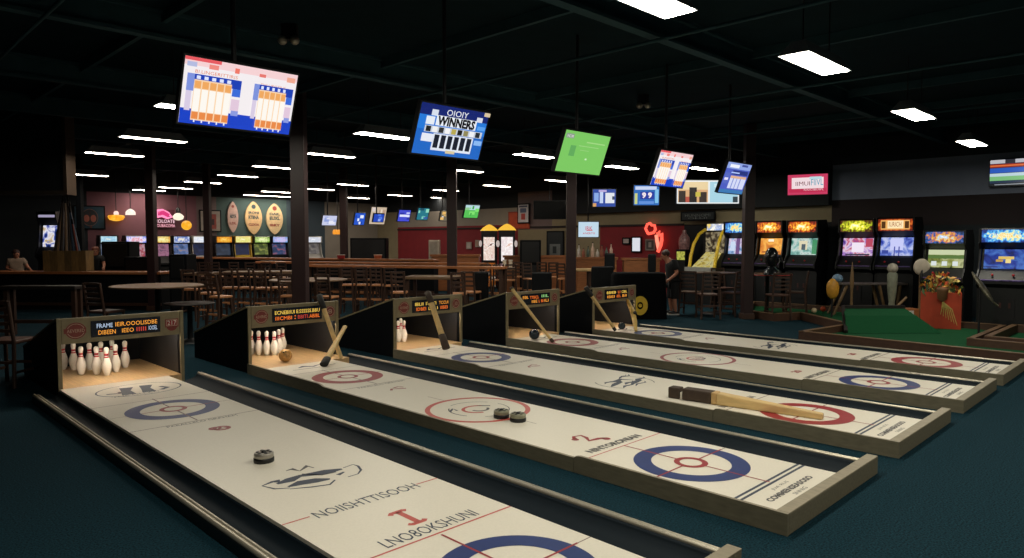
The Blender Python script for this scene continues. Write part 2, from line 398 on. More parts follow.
def lane(i):
    R = Matrix.Rotation(LR[i], 4, 'Z'); T = Matrix.Translation((LX[i], YE, 0)) @ R; TI = T.inverted()
    def L(px, py, z=ZW): p = TI @ onz(px, py, z); return (p.x, p.y)
    Lh = LY[i]-YE; first = i == 0
    xr = 1.27 if first else 1.16
    sty = ['with emblem, lone puck and its near end out of view', 'red far ring and two pucks in its middle circle', 'with a big wooden bat over its red near ring',
           'thin red middle circle and blue near ring', 'running beside the green golf turf'][i]
    t = thing('bowling_lane', '%s curling lane, %s' % (ORDL[i], sty), 'lane', (LX[i], YE, 0), LR[i], 'white curling lanes on the carpet')
    xc = (xr+.03)/2
    div = Lh-.06 if i != 1 else Lh-.40
    b = MB(); b.box(.028, xr, .09, div, 0, ZW, m_white)
    def ln(y, m=m_line, w_=.012, x0=.03, x1=None): b.rect(x0, x1 or xr, y-w_/2, y+w_/2, ZP, m)
    far = [7.77, 8.0, 7.88, 7.92, 7.52][i]-YE
    near = (2.91 if i else 2.6)-YE
    fc, nc = [(m_blue, m_blue), (m_red, m_blue), (m_blue, m_red), (m_red, m_blue), (m_blue, m_red)][i]
    thick = lambda y, m: (b.ring(xc, y, .315, .458, ZP+.0006, m, 64))
    thick(far, fc); thick(near, nc)
    for y in (far, near):
        b.ring(xc, y, .088, .135, ZP+.0012, m_red, 40)
        b.rect(xc-.008, xc+.008, y-.66, y-.088, ZP+.0009, m_line if y == far else m_red); b.rect(xc-.008, xc+.008, y+.088, y+.66, ZP+.0009, m_line if y == far else m_red)
        ln(y, m_line, .008, .03, xc-.32); ln(y, m_line, .008, xc+.32, xr)
        b.rect(.03 if y == near else xc-.315, xc-.135, y-.008, y+.008, ZP+.0009, m_red); b.rect(xc+.135, xc+.5, y-.008, y+.008, ZP+.0009, m_red)
    ln(far+.62, m_line); ln(far-.68, m_line)
    b.text('PARALLELO GRAHAM', xc+.03, far-.73, .68, .06, ZP, m_ink)
    if first: b.ring(xc+.05, far-1.13, .045, .085, ZP, m_red, 20); b.ring(xc+.0, far-1.10, .03, .06, ZP+.0004, m_red, 20); b.rect(xc-.03, xc+.10, far-1.15, far-1.13, ZP+.0004, m_red)
    else:
        b.strip([(xc-.1, far-1.12), (xc-.05, far-1.05), (xc+.02, far-1.1), (xc+.1, far-1.14)], .035, ZP, m_red); b.strip([(xc+.0, far-1.02), (xc+.08, far-1.0), (xc+.12, far-1.06)], .03, ZP, m_red)
    if first:
        ln(4.08-YE, m_coral, .014, .03, .22); ln(4.08-YE, m_coral, .014, 1.08, xr)
        b.text('NOIISHTTISOOH', .66, 4.07-YE, .82, .12, ZP, m_navy)
        b.rect(.648, .692, 3.52-YE, 3.74-YE, ZP, m_coral); b.strip([(.60, 3.53-YE), (.62, 3.51-YE), (.71, 3.51-YE), (.73, 3.53-YE)], .038, ZP, m_coral); b.strip([(.60, 3.72-YE), (.62, 3.745-YE), (.71, 3.745-YE), (.73, 3.73-YE)], .04, ZP, m_coral)
        b.text('LNO8OKSHUNI', .67, 3.39-YE, .72, .12, ZP, m_navy)
        ln(3.29-YE, m_coral, .016)
        # ship like emblem in the middle, drawn with brush strokes
        for pts, wd, m in (([(277, 484), (290, 480), (300, 476), (326, 472), (342, 469)], [.03, .1, .05, .11, .03], m_navy),
                           ([(288, 487), (300, 483), (316, 480.5), (330, 479)], [.02, .1, .1, .03], m_navy),
                           ([(262, 486), (275, 489), (290, 488)], [.01, .02, .01], m_navy), ([(262, 486), (272, 482), (280, 481)], [.01, .035, .07], m_navy),
                           ([(290, 489), (312, 487), (330, 484.5), (335, 480)], [.01, .02, .02, .015], m_navy), ([(286, 471), (292, 469), (300, 471), (307, 466), (314, 468)], [.01, .04, .015, .05, .01], m_ink),
                           ([(302, 474), (322, 475), (336, 472)], [.015, .02, .015], m_ink), ([(338, 475), (344, 472)], [.04, .02], m_navy),
                           ([(343, 468), (353, 464.5), (358, 466), (361, 470), (358, 474), (348, 477)], [.01, .012, .02, .02, .012, .01], m_navy)):
            b.strip([L(*p) for p in pts], wd, ZP, m)
        # oval emblem near the pins
        b.ring(.72, 9.1-YE, .36, .375, ZP, m_navy, 48, sx=1.25)
        for x in (.60, .82): b.strip([(x-.06, 8.86-YE), (x-.03, 9.1-YE), (x+.03, 9.3-YE)], [.15, .1, .15], ZP+.0004, m_navy)
        b.strip([(.35, 9.05-YE), (.48, 9.0-YE), (.5, 9.1-YE)], .05, ZP, m_ink); b.strip([(.95, 9.1-YE), (1.0, 8.98-YE), (.9, 8.9-YE)], .06, ZP, m_navy)
        b.text('TNE OLLAH', .6, 8.83-YE, .5, .06, ZP, m_ink)
    else:
        ln(3.57-YE, m_coral if i < 2 else m_line, .012)
        b.text('*NINTORONIAN', xc, 3.67-YE, .74, .09, ZP, m_ink)
        if i == 1: b.strip([(.45, 4.0-YE), (.50, 4.06-YE), (.58, 4.04-YE), (.56, 3.96-YE), (.50, 3.88-YE), (.62, 3.86-YE), (.66, 3.83-YE)], [.05, .03, .035, .04, .045, .05, .05], ZP, m_red); b.disc(.44, 3.99-YE, .035, ZP, m_red, 14); b.disc(.66, 3.81-YE, .04, ZP, m_red, 14)
        else: b.text('*20', xc, 3.95-YE, .2, .11, ZP, m_red)
        for dy in (-.022, .022): ln(2.255-YE+dy, m_navy, .022)
        b.text('JUA RUS', .58, 2.165-YE, .26, .035, ZP, m_ink); b.text('*COMMENSEASOSO', .58, 2.09-YE, .72, .055, ZP, m_ink); b.text('SNNIG', .58, 2.02-YE, .2, .035, ZP, m_ink)
        # smudged emblem before the pins
        y0 = div-.28
        b.strip([(.45, y0), (.55, y0+.06), (.66, y0-.03), (.8, y0+.05)], [.03, .09, .05, .02], ZP, m_navy); b.strip([(.3, y0-.12), (.7, y0-.14)], .02, ZP, m_ink); b.strip([(.85, y0-.08), (1.0, y0-.06)], .025, ZP, m_ink)
        my = 5.46-YE
        if i in (1, 3):
            b.ring(xc, my, .505, .56, ZP, m_coral if i == 1 else m_red, 64)
            b.ring(xc, my, .13, .165, ZP, m_coral, 30, sx=1.1, a0=.6, a1=4.4); b.ring(xc+.02, my, .08, .11, ZP+.0004, m_ink, 30, a0=3.2, a1=6.0)
            b.ring(xc, my, .30, .315, ZP, m_ink, 30, a0=2.3, a1=3.6); b.ring(xc, my, .33, .34, ZP, m_ink, 30, a0=4.2, a1=6.4); b.ring(xc, my, .33, .34, ZP, m_ink, 30, a0=.5, a1=1.9)
            b.strip([(xc-.28, my+.12), (xc-.18, my+.2), (xc-.2, my+.1)], .03, ZP, m_navy); b.strip([(xc+.1, my+.12), (xc+.2, my+.02)], .03, ZP, m_ink)
            if i == 3: b.text('NOISIA', xc, my, .3, .13, ZP+.0006, m_red)
            b.rect(xc-.004, xc+.004, my+.56, my+.85, ZP, m_line); b.rect(xc-.004, xc+.004, my-.85, my-.58, ZP, m_line)
        else:
            y0 = 5.2-YE
            for dx, dy, ln_, w_ in ((-.3, -.2, .3, .05), (-.1, -.24, .34, .035), (.1, .16, .36, .04), (-.28, .1, .2, .03), (.16, -.06, .3, .055), (-.12, -.1, .26, .06), (.22, .22, .18, .025)):
                b.strip([(xc+dx, y0+dy), (xc+dx+ln_*.35, y0+dy+ln_*.18), (xc+dx+ln_*.8, y0+dy+ln_*.12), (xc+dx+ln_, y0+dy+ln_*.3)], [.008, w_, w_*.7, .006], ZP+.0003, m_navy)
            for sx, sy, k in ((-.2, .0, 1), (-.05, .1, -1), (.08, -.1, 1)):
                b.strip([(xc+sx-.16, y0+sy-.06*k), (xc+sx, y0+sy), (xc+sx+.16, y0+sy+.04), (xc+sx+.24, y0+sy+.1*k)], [.02, .08, .07, .01], ZP, m_navy)
            b.ring(xc, y0, .36, .372, ZP, m_ink, 20, sx=1.05, a0=2.4, a1=3.8); b.ring(xc, y0, .36, .372, ZP, m_ink, 20, sx=1.05, a0=5.4, a1=6.9)
    b.build('lane_bed', t)
    d = MB(); d.box(.075, 1.44, div+.003, Lh+1.9, 0, ZW, m_deck)
    d.build('pin_deck', t)
    # gutters: open troughs
    def gutter(xa, xb, y0, y1):
        g = MB(); n = 12; prof = []
        for k in range(n+1):
            q = PI*k/n; prof.append((xa+(xb-xa)*(1-math.cos(q))/2, .088-.075*math.sin(q)))
        prof += [(xb, 0), (xa, 0)]
        g.prism(prof, 'y', y0, y1, m_gut, smooth=True)
        return g.build('gutter', t)
    def rail(xa, xb, y0, y1):
        o = MB().box(xa, xb, y0, y1, 0, .085, m_plastic).build('rail', t, bevel=.006)
        c = MB(); w_ = xb-xa
        c.tube([(xa+w_*.3, y0, .088), (xa+w_*.3, y1, .088)], w_*.24, m_metal, 10); c.tube([(xa+w_*.76, y0, .086), (xa+w_*.76, y1, .086)], w_*.18, m_metal, 10)
        c.build('metal_cap', o)
    gutter(xr+.002, 1.648, .09, Lh-.02); rail(1.65, 1.73, .09, Lh-.02)
    if first:
        gutter(-.178, .026, .09, Lh-.02); rail(-.26, -.18, .09, Lh-.1)
        MB().box(-.26, 1.73, 0, .088, 0, .125, m_board).box(-.26, 1.73, -.002, .09, .125, .132, m_boardtop).build('end_board', t, bevel=.004)
    else:
        e = MB().box(.029, 1.73, 0, .087, 0, .138, m_board).box(.029, 1.73, 0, .087, .138, .1465, m_boardtop); e.build('end_board', t, bevel=.004)
        # near side board in three lengths: raised, low, raised
        y1, y2 = 3.64-YE, Lh-2.1
        def sb(poly):
            o = MB(); o.prism(poly, 'x', 0, .027, m_board)
            top = [(y, z) for y, z in poly if z > .05]
            for (ya, za), (yb, zb) in zip(top[:-1], top[1:]):
                o.add([(0, ya, za+.0012), (.027, ya, za+.0012), (.027, yb, zb+.0012), (0, yb, zb+.0012)], [(0, 1, 2, 3)], m_boardtop)
            o.build('side_board', t)
        sb([(0, 0), (0, .145), (y1-.06, .145), (y1-.02, .138), (y1, .12), (y1, 0)])
        sb([(y1+.005, 0), (y1+.005, .121), (y2-.005, .121), (y2-.005, 0)])
        sb([(y2, 0), (y2, .122), (y2+.06, .138), (y2+.12, .145), (Lh-.03, .145), (Lh-.03, 0)])
    # ------------------------------------------------ the pin housing at its far end
    h = thing('pin_housing', ['nearest', 'second', 'third', 'fourth', 'farthest'][i]+' black wedge shaped pin cabinet, ' +
              ['ten pins and 217 header', 'crossed sticks on its header', 'three pins at left, one leaning stick',
               'long thin pale stick on its header', 'yellow stick at right post'][i], 'pin cabinet', T @ Vector((0, Lh, 0)), LR[i], 'pin cabinets at the lane ends')
    xa, xb, D_, HT, HB = .03, 1.486, 1.97, .958, .40
    side = [(0, 0), (0, HT-.02), (D_, HB), (D_, 0)]
    for x in (xa, xb-.04):
        o = MB(); o.prism(side, 'x', x, x+.04, m_black if x == xa else m_black); 
        so = o.build('side_panel', h)
        tr = MB(); tr.prism([(-.012, HT-.022), (-.012, HT+.004), (.03, HT+.004), (D_+.012, HB+.022), (D_+.012, HB-.004), (.03, HT-.022)], 'x', x-.004, x+.044, m_trim)
        tr.build('edge_trim', so)
    MB().box(xa+.045, xb-.045, D_-.33, D_-.3, ZW+.004, HB+.06, m_black).build('back_panel', h)
    lid = MB(); lid.prism([(.05, HT-.03), (.05, HT-.012), (D_, HB-.004), (D_, HB-.022)], 'x', xa+.042, xb-.042, m_int); lid.build('lid', h)
    inn = MB(); inn.box(xb-.048, xb-.042, .06, D_-.04, ZW+.004, HB-.03, m_int)
    inn.prism([(.06, HB-.03), (.06, HT-.06), (D_-.04, HB-.03)], 'x', xb-.048, xb-.042, m_int); inn.build('side_lining', h)
    for x in (xa-.004, xb-.042):
        MB().box(x, x+.046, -.03, .0, .006 if first else .1, HT-.0, m_trim).build('post', h, bevel=.004)
    z0, z1 = HT-.31, HT
    hd = MB().box(xa+.045, xb-.045, -.028, .03, z0, z1, m_trim); hd = hd.build('header', h, bevel=.006)
    wx = xb-xa
    ds = MB().box(xa+wx*.245, xa+wx*.80, -.04, -.0285, z0+.055, z1-.05, em('060c14', .5)); ds = ds.build('score_display', hd, bevel=.006)
    Mt = Matrix.Translation((0, -.042, 0)) @ R90
    dw = wx*.555; dh = z1-z0-.105
    for s_, u0, u1, v, m in DISP[i]:
        tx = MB(); tx.text(s_, xa+wx*.245+dw*(u0+u1)/2, z0+.055+dh*v, dw*(u1-u0), dh*.26, 0, m, Mt); tx.build('display_text', ds)
    eb = MB(); cx, cz = xa+wx*.135, (z0+z1)/2
    Mt = Matrix.Translation((0, -.0285, 0)) @ R90
    er = .1
    m_emb = mat('emblem_red', (126, 48, 42), .5, 0, .1, 20); m_cream = mat('emblem_cream', (190, 160, 140), .5)
    sx = 1.12 if first else 1.0
    eb.disc(cx, cz, er, .001, m_emb, 30, Mt, sx); eb.ring(cx, cz, er*.8, er*.86, .002, m_cream, 30, Mt, sx); eb.rect(cx-.115*sx, cx+.1*sx, cz-.03, cz+.03, .003, m_emb, Mt)
    eb.text('AEVERED', cx, cz, .17*sx, .04, .004, m_cream, Mt)
    eb.build('round_emblem', hd)
    cx = xa+wx*.9
    rb = MB()
    if first:
        rb.rect(cx-.085, cx+.085, cz-.05, cz+.06, .001, m_emb, Mt); rb.ring(cx, cz-.03, .0, .07, .001, m_emb, 24, Mt); rb.rect(cx-.07, cx+.07, cz-.035, cz+.05, .003, m_cream, Mt)
        rb.rect(cx-.062, cx+.062, cz-.028, cz+.043, .004, m_red, Mt); rb.text('217', cx, cz+.008, .11, .06, .005, m_pin, Mt)
        rb.build('counter_badge', hd)
    else:
        rb.disc(cx, cz, .085, .001, m_emb, 30, Mt); rb.ring(cx, cz, .068, .076, .003, m_cream, 30, Mt); rb.text(['', '8', '30', 'O', '10'][i], cx, cz, .07, .07, .004, m_cream, Mt)
        rb.build('counter_badge', hd)
    # lamp tube behind the header lighting the pins
    lt = MB().tube([(xa+.12, .075, z0+.03), (xb-.12, .075, z0+.03)], .018, em((255, 236, 214), [46., 46., 42., 34., 34.][i]), 8)
    lt.build('lamp_tube', h)
    lanes.append((T, Lh, div))
for i in range(5): lane(i)

# ------------------------------------------------------------------ pins
PIN = [(.028, 0), (.034, .008), (.05, .06), (.0605, .114), (.058, .15), (.043, .20), (.028, .245), (.0232, .27), (.026, .30), (.0322, .335), (.030, .36), (.018, .377), (.004, .381)]
def pin_parts():
    t = thing('bowling_pin', 'pin', 'bowling pin', (0, 0, 0))
    MB().lathe(PIN, m_pin, 22).build('pin_body', t)
    MB().lathe([(.0315, .228), (.0325, .230), (.0265, .253), (.026, .254)], m_pinred, 22).lathe([(.0243, .264), (.0248, .266), (.0270, .290), (.0268, .291)], m_pinred, 22).build('red_band', t)
    return t
P1 = [(63.6, 370), (74, 370.6), (81.5, 375), (90, 370.6), (97, 375), (107, 376), (116, 372.5), (125.4, 368), (101.5, 369), (112.5, 366.5)]
LP1 = ['leftmost pin, half hidden by the post of the nearest cabinet', 'second pin from the left in the nearest cabinet', 'third pin from the left in the nearest cabinet, standing forward',
       'fourth pin from the left in the nearest cabinet, set back', 'fifth pin from the left in the nearest cabinet, big front one', 'frontmost pin of the nearest cabinet, nearest the white lane',
       'pin just right of the frontmost one in the nearest cabinet', 'rightmost pin in the nearest cabinet', 'rear pin peeping between the two front pins, nearest cabinet', 'rear pin second from right behind others in the nearest cabinet']
P2 = [(251.5, 355), (259, 355.4), (267, 355.7), (274.5, 355.7), (279, 353.5), (283, 351.5)]
LP2 = ['leftmost pin in the second cabinet, cut by its post', 'second pin from the left in the second cabinet', 'third pin from the left in the second cabinet', 'fourth pin from the left in the second cabinet, just left of the ball',
       'pin half hidden behind the brown ball in the second cabinet', 'rightmost pin in the second cabinet, above the brown ball']
P3 = [(398.3, 342.6), (404, 342.2), (401, 339.5)]
LP3 = ['left front pin in the third cabinet beside its post', 'right front pin in the third cabinet', 'pin behind the two front pins of the third cabinet']
pin0 = pin_parts(); used = False
for pts, labs, g in ((P1, LP1, 'pins in the nearest cabinet'), (P2, LP2, 'pins in the second cabinet'), (P3, LP3, 'pins in the third cabinet')):
    for (px, py), lab in zip(pts, labs):
        p = onz(px, py-.6, ZW)
        if not used: pin0.location = p; pin0['label'] = 'white red-banded '+lab; pin0['group'] = g; used = True
        else: dup(pin0, p, 0, 'white red-banded '+lab, g)

# ------------------------------------------------------------------ balls, pucks, sticks, bat
def ball(px, py, r, m, lab, holes=True):
    p = onz(px, py, ZW)
    t = thing('bowling_ball', lab, 'ball', (p.x, p.y, ZW), FACE)
    MB().ell((0, 0, r), (r, r, r), m, 28).build('ball_body', t)
    h = MB()
    for a_, b2 in ((-.28, .62), (0, .78), (.26, .6)):
        n = Vector((a_, -b2, .62)).normalized(); M = Matrix.Translation(Vector((0, 0, r))+n*(r*.985)) @ n.to_track_quat('Z', 'Y').to_matrix().to_4x4()
        h.lathe([(r*.11, 0), (r*.11, .004)], m_black, 12, M=M)
    h.build('finger_hole', t)
ball(285.5, 361.8, .095, mat('ball_amber', (190, 146, 84), .25, 0, .5, 18), 'marbled brown ball in front of the pins of the second lane')
ball(534.3, 339.5, .095, mat('ball_navy', (28, 40, 50), .2, 0, .2, 14), 'big dark ball at the start of the fourth lane')
ball(621.7, 329.6, .075, mat('ball_slate', (40, 52, 62), .2, 0, .2, 14), 'small dark ball at the start of the farthest lane')
def puck(px, py, lab, top, k=1.0):
    p = onz(px, py, ZW)
    t = thing('curling_puck', lab, 'puck', (p.x, p.y, ZW), .4)
    MB().lathe([(.076*k, 0), (.08*k, .004), (.08*k, .034), (.076*k, .038)], m_plastic, 32).build('base', t)
    MB().lathe([(.074*k, .0385), (.077*k, .042), (.077*k, .07), (.07*k, .078), (.03*k, .078), (.028*k, .073)], top, 32).build('metal_ring', t)
    d = MB()
    for j in range(6): d.lathe([(.013*k, .0785), (.013*k, .0825)], m_plastic, 10, c=(.05*k*math.cos(j*PI/3), .05*k*math.sin(j*PI/3), 0))
    d.lathe([(.02*k, .0735), (.018*k, .088), (.006*k, .094)], m_plastic, 14)
    d.build('top_knobs', t)
m_pk = mat('puck_steel', (170, 165, 155), .3, .7, .1, 20); m_pk2 = mat('puck_olive', (140, 138, 116), .35, .3, .15, 20)
puck(264, 461.5, 'black and steel puck alone on the nearest lane', m_pk, 1.0)
puck(501.5, 417.5, 'left one of two touching pucks in the middle red circle', m_pk2, 1.02); puck(518, 421, 'right one of two touching pucks on the middle red circle', m_pk2, 1.02)

def stick(p0, p1, r0, r1, g0, g1, lab, mg=m_grip, ms=m_stick, flat=.7, name='curling_stick'):
    """p0 foot, p1 top; g0/g1 lengths of the dark grips at foot and top"""
    p0, p1 = Vector(p0), Vector(p1); d = p1-p0; ln = d.length; u = d/ln
    t = thing(name, lab, 'stick', p0)
    a = u*g0 if g0 else Vector(); b = u*(ln-g1)
    k = lambda s_: r0+(r1-r0)*s_/ln
    MB().tube([a, a+(b-a)*.3, a+(b-a)*.7, b], [k(g0), k(g0)*.96, k(ln-g1)*.98, k(ln-g1)], ms, 10, flat=flat).build('shaft', t)
    if g0: MB().tube([(0, 0, 0), u*.012, u*(g0-.004), u*g0], [k(0)*1.0, k(0)*1.25, k(g0)*1.2, k(g0)*1.05], mg, 10, flat=flat).build('grip', t)
    if g1: MB().tube([u*(ln-g1), u*(ln-g1+.01), u*(ln-.012), u*ln], [k(ln)*1.05, k(ln)*1.25, k(ln)*1.3, k(ln)*.9], mg, 10, flat=flat).build('tip_grip', t)
    return t
def up_at(px, py, lane_i, dy):     # a point in the plane dy in front of a cabinet
    return ony(px, py, LY[lane_i]+dy)
zf = ZW+.03
stick(onz(341, 358, zf), up_at(319, 294.5, 1, -.075), .04, .042, 0, .24, 'pale stick with black top leaning left across the header of the second cabinet')
p = onz(323.5, 365, zf)
stick(p, up_at(339.5, 325.7, 1, -.10) + Vector((0, -.16, 0)), .05, .036, .17, 0, 'pale stick with black foot crossing in front of the other, second cabinet')
stick(onz(446.5, 349, zf), up_at(427.5, 291.5, 2, -.085), .058, .048, .26, .22, 'short thick stick with brown foot and black top on the third cabinet', m_gripb)
stick(onz(553, 342, zf), up_at(510.8, 287.5, 3, -.085), .034, .04, .07, .05, 'long pale stick with small dark tips leaning on the fourth cabinet', m_gripb)
stick(onz(615.5, 330.5, zf), up_at(585.5, 287, 4, -.085), .038, .052, .08, .22, 'pale stick with dark top leaning on the farthest cabinet header')
p0, p1 = onz(636, 331, zf), up_at(627.5, 299, 4, -.07)
t = thing('curling_stick', 'curved yellow paddle stick at the right post of the farthest cabinet', 'stick', p0)
d = p1-p0
MB().tube([(0, 0, 0), d*.3+Vector((.03, -.01, 0)), d*.6+Vector((.03, -.02, 0)), d*.9, d], [.03, .05, .055, .04, .02], mat('yellow_wood', (214, 176, 92), .5, 0, .12, 9), 10, flat=.6).build('paddle_blade', t)
MB().tube([d*.5+Vector((.02, -.075, .0)), d*.56+Vector((.02, -.08, .0))], [.04, .04], m_grip, 10).build('strap', t)

# big bat lying along the third lane
pa, pb = onz(672, 397, ZW), onz(823, 419.5, ZW)
u = (pb-pa); ln = u.length; rz = math.atan2(u.y, u.x)
t = thing('wooden_bat', 'big flat wooden bat with dark grip lying along the third lane', 'bat', (pa.x, pa.y, ZW), rz)
def frust(b, x0, x1, w0, w1, h0, h1, m, nm):
    vs = [(x, s*w_/2, z) for x, w_, h_ in ((x0, w0, h0), (x1, w1, h1)) for z in (0, h_) for s in (-1, 1)]
    return MB().add(vs, [(0, 1, 3, 2), (4, 6, 7, 5), (0, 4, 5, 1), (2, 3, 7, 6), (0, 2, 6, 4), (1, 5, 7, 3)], m).build(nm, b, bevel=.012)
ga = math.hypot(*(onz(685, 403, ZW)-pa).xy); gb = math.hypot(*(onz(714, 405, ZW)-pa).xy)
k = ln/1.66
frust(t, -.02, .115*k, .13, .13, .125, .125, m_gripb, 'end_cap')
frust(t, .115*k, .155*k, .09, .09, .08, .08, m_white, 'neck')
frust(t, .155*k, .50*k, .15, .15, .13, .13, m_gripb, 'grip')
frust(t, .50*k, .56*k, .15, .14, .132, .128, mat('bat_collar', (196, 160, 104), .5), 'collar')
frust(t, .56*k, ln, .14, .07, .125, .062, mat('bat_wood', (212, 180, 122), .45, 0, .16, 7, stretch=(.6, 3, 3)), 'blade')
# ------------------------------------------------------------------ screens
def paint(b, w_, h_, items, M, z=.001):
    """items: (x0,x1,y0,y1,colour[,strength]) in 0..1 from the lower left, or ('t',text,cx,cy,w,h,colour)"""
    for k, it in enumerate(items):
        zz = z+.0004*(k+1)
        if it[0] == 't':
            _, s_, cx, cy, tw, th, c = it
            b.text(s_, (cx-.5)*w_, (cy-.5)*h_, tw*w_, th*h_, zz, c if not isinstance(c, str) else em(c, 1.0), M)
        else:
            c = it[4]
            b.rect((it[0]-.5)*w_, (it[1]-.5)*w_, (it[2]-.5)*h_, (it[3]-.5)*h_, zz, em(c, 1.0) if isinstance(c, str) else c, M)
def tv(loc, rot, w_, h_, bg, items, lab, tilt=0, group=None, pole=True, name='television', cat='television', bez=.018, dep=.06):
    t = thing(name, lab, cat, loc, rot, group)
    RX = Matrix.Rotation(tilt, 4, 'X')
    MB().box(-w_/2-bez, w_/2+bez, 0, dep, -h_/2-bez, h_/2+bez, m_plastic, RX).build('housing', t)
    b = MB(); M = RX @ R90
    b.rect(-w_/2, w_/2, -h_/2, h_/2, .001, em(bg, 1.0) if isinstance(bg, str) else bg, M)
    b.build('screen', t)
    if items:
        g = MB(); paint(g, w_, h_, items, M); g.build('picture', t)
    if pole:
        zt = ZC-loc[2]
        MB().tube([(0, dep+.06, 0), (0, dep+.06, zt)], .022, m_steel, 8).build('ceiling_pole', t)
        MB().box(-.12, .12, dep-.01, dep+.09, -.12, .12, m_steel).build('mount', t)
    return t
W_, BL, OR = 'f4eef0', '1a3fb4', 'f0a860'
def score_items(seed=0):
    rnd = random.Random(seed)
    it = [(0, 1, .88, 1, 'f6d2d4'), (0, .3, .95, 1, 'e85a60'), (.02, .1, .86, .93, 'b4bce0'), (.2, .28, .86, .93, 'f08a80'), (.42, .46, .86, .94, 'f07868'), (.64, .7, .87, .92, 'e87870'), (.9, .98, .86, .94, 'f0a890'),
          (0, 1, 0, .23, '1440c4'), ('t', 'BI.LINGERITTIRIS', .27, .80, .36, .05, 'e07a50'), ('t', 'THI.I IRISTILIS', .78, .76, .24, .04, 'e89a80')]
    for x0, x1 in ((.03, .49), (.60, .97)):
        wd = x1-x0
        it += [(x0, x1, .62, .76, BL), (x0, x0+wd*.13, .5, .76, '7e92dc'), (x1-wd*.16, x1, .5, .62, '3a6ad8'), (x0, x0+wd*.1, .2, .5, 'd8cce4'), (x1-wd*.16, x1, .28, .46, 'e2c8dc'), (x1-wd*.14, x1, .2, .28, '8a9ae0')]
        a_, c_ = x0+wd*.13, x1-wd*.18
        n = 5
        it += [(a_, c_, .06, .68, 'f8d4ac')]
        for k in range(n):
            u0 = a_+(c_-a_)*(k+.08)/n; u1 = a_+(c_-a_)*(k+.92)/n
            it += [(u0, u1, .55, .66, OR), (u0, u1, .2, .54, 'fdf8f0'), (u0, u1, .08, .19, 'ea8a48'), ((u0+u1)/2-.006, (u0+u1)/2+.006, .03, .07, 'e8ecff'), (u0+.01, u1-.01, .69, .74, 'dfe6ff')]
    return it
win_items = [(0, 1, .78, 1, '14246e'), (0, 1, .0, .5, '1c66c4'), (.16, .25, .78, .9, 'd8e0ee'), ('t', 'OIOIY', .53, .88, .32, .12, 'e8ecf4'), (.83, .92, .78, .88, 'd8dcea'), (.93, 1.02, .92, 1., 'd8c4a0'),
             (.1, .22, .6, .76, 'e6ecf4'), (.24, .84, .60, .80, 'e8eef6'), ('t', '*WINNERS', .54, .70, .56, .19, '0c0c14'), (.1, .96, .45, .58, 'c8d0dc')]
for k, c in enumerate(('202020', 'f0f0f0', '303030', 'f4f4f4', 'b8a850', '181818', '908858', 'eef0f4', '202830')):
    win_items.append((.12+.092*k, .19+.092*k, .46, .57, c))
win_items += [(.08, .24, .26, .42, 'e6eaf4'), (.24, .84, .1, .44, 'dfe6f2')]
for k in range(6): win_items.append((.26+.097*k, .33+.097*k, .15, .42, '141a2a'))
win_items += [(.86, .98, .3, .4, '8ab8f0'), (.86, .98, .62, .7, '5aa0ec'), (.46, .6, .06, .12, 'd8c8a0')]
grn_items = [(.03, .2, .82, .93, '8a9a8a'), ('t', 'ICII', .12, .87, .12, .06, 'f0f0e8'), (.18, .3, .4, .66, '62aa5c'), (.5, .92, .76, .79, 'a2d884'), (.35, .8, .66, .68, '9cd480'), (.56, .6, .34, .38, 'd0f0c0'), (.4, .6, .56, .575, '98d07c')]
sb_items = [(0, 1, .8, 1, '8fa6e4'), (.12, .5, .84, .94, 'eef2ff'), (.6, .85, .9, .97, '40509a'), (.3, .95, .62, .76, '20307c'), (.25, .6, .66, .7, 'b0c4ff'), (.28, .95, .5, .58, 'e0b090'), (.02, .22, .3, .66, '5668c0'), (.05, .2, .42, .5, 'e4e0ff'),
            (.28, .95, .16, .5, 'd4daf6'), (.4, .44, .16, .5, '8090d8'), (.55, .58, .16, .5, '8090d8'), (.7, .74, .16, .5, '8090d8'), (0, 1, 0, .12, '3a78b4')]
TVX = [2.76, 5.19, 7.54, 9.77, 11.86]
TVZ = [3.16, 3.12, 3.09, 3.03, 3.02]
for i, (bg, it, lab) in enumerate(((W_, score_items(1), 'largest hanging screen with white and orange bowling scores over the nearest lane'), ('2478d8', win_items, 'blue hanging screen reading WINNERS over the second lane'),
        ('7cc862', grn_items, 'plain green hanging screen over the third lane'), (W_, score_items(4), 'small hanging score screen with blue base over the fourth lane'), ('4a5cc0', sb_items, 'small blue hanging score screen over the farthest lane'))):
    tv((TVX[i], 6.12, TVZ[i]), 0, [1.0, .98, .95, .94, .87][i], .555, bg, it, lab, tilt=math.radians(21), group='hanging screens over the lanes')
# screens further back: px box, depth
def far_tv(px0, py0, px1, py1, D, bg, items, lab, tilt=12, rot=FACE, pole=True, **k):
    p = deep((px0+px1)/2, (py0+py1)/2, D); w_ = (px1-px0)/F_PX*D; h_ = (py1-py0)/F_PX*D
    p -= ray((px0+px1)/2, (py0+py1)/2)*.05
    if rot == 'x': rot = 0; w_ *= 1.12
    return tv(p, rot, w_, h_, bg, items, lab, math.radians(tilt), pole=pole, **k)
R_ = lambda seed, n, cols: [(lambda r: (lambda x, y, a, c: (x, min(1, x+a), y, min(1, y+c), r.choice(cols)))(r.random()*.8, r.random()*.8, .08+r.random()*.35, .06+r.random()*.25))(random.Random(seed*97+k)) for k in range(n)]
far_tv(322.5, 215.5, 336.5, 225.5, 24, 'c8cce8', R_(1, 7, ['a8b4e0', 'e8e8f4', '90a0d8']), 'small pale blue screen right of the thick maroon column', rot='x', tilt=18)
far_tv(354.5, 213, 365, 225, 23, '2c58c8', R_(2, 6, ['e8f0ff', '18389c', '60a0e0']), 'small blue tilted screen, left of a close pair at the back', rot='x', tilt=18)
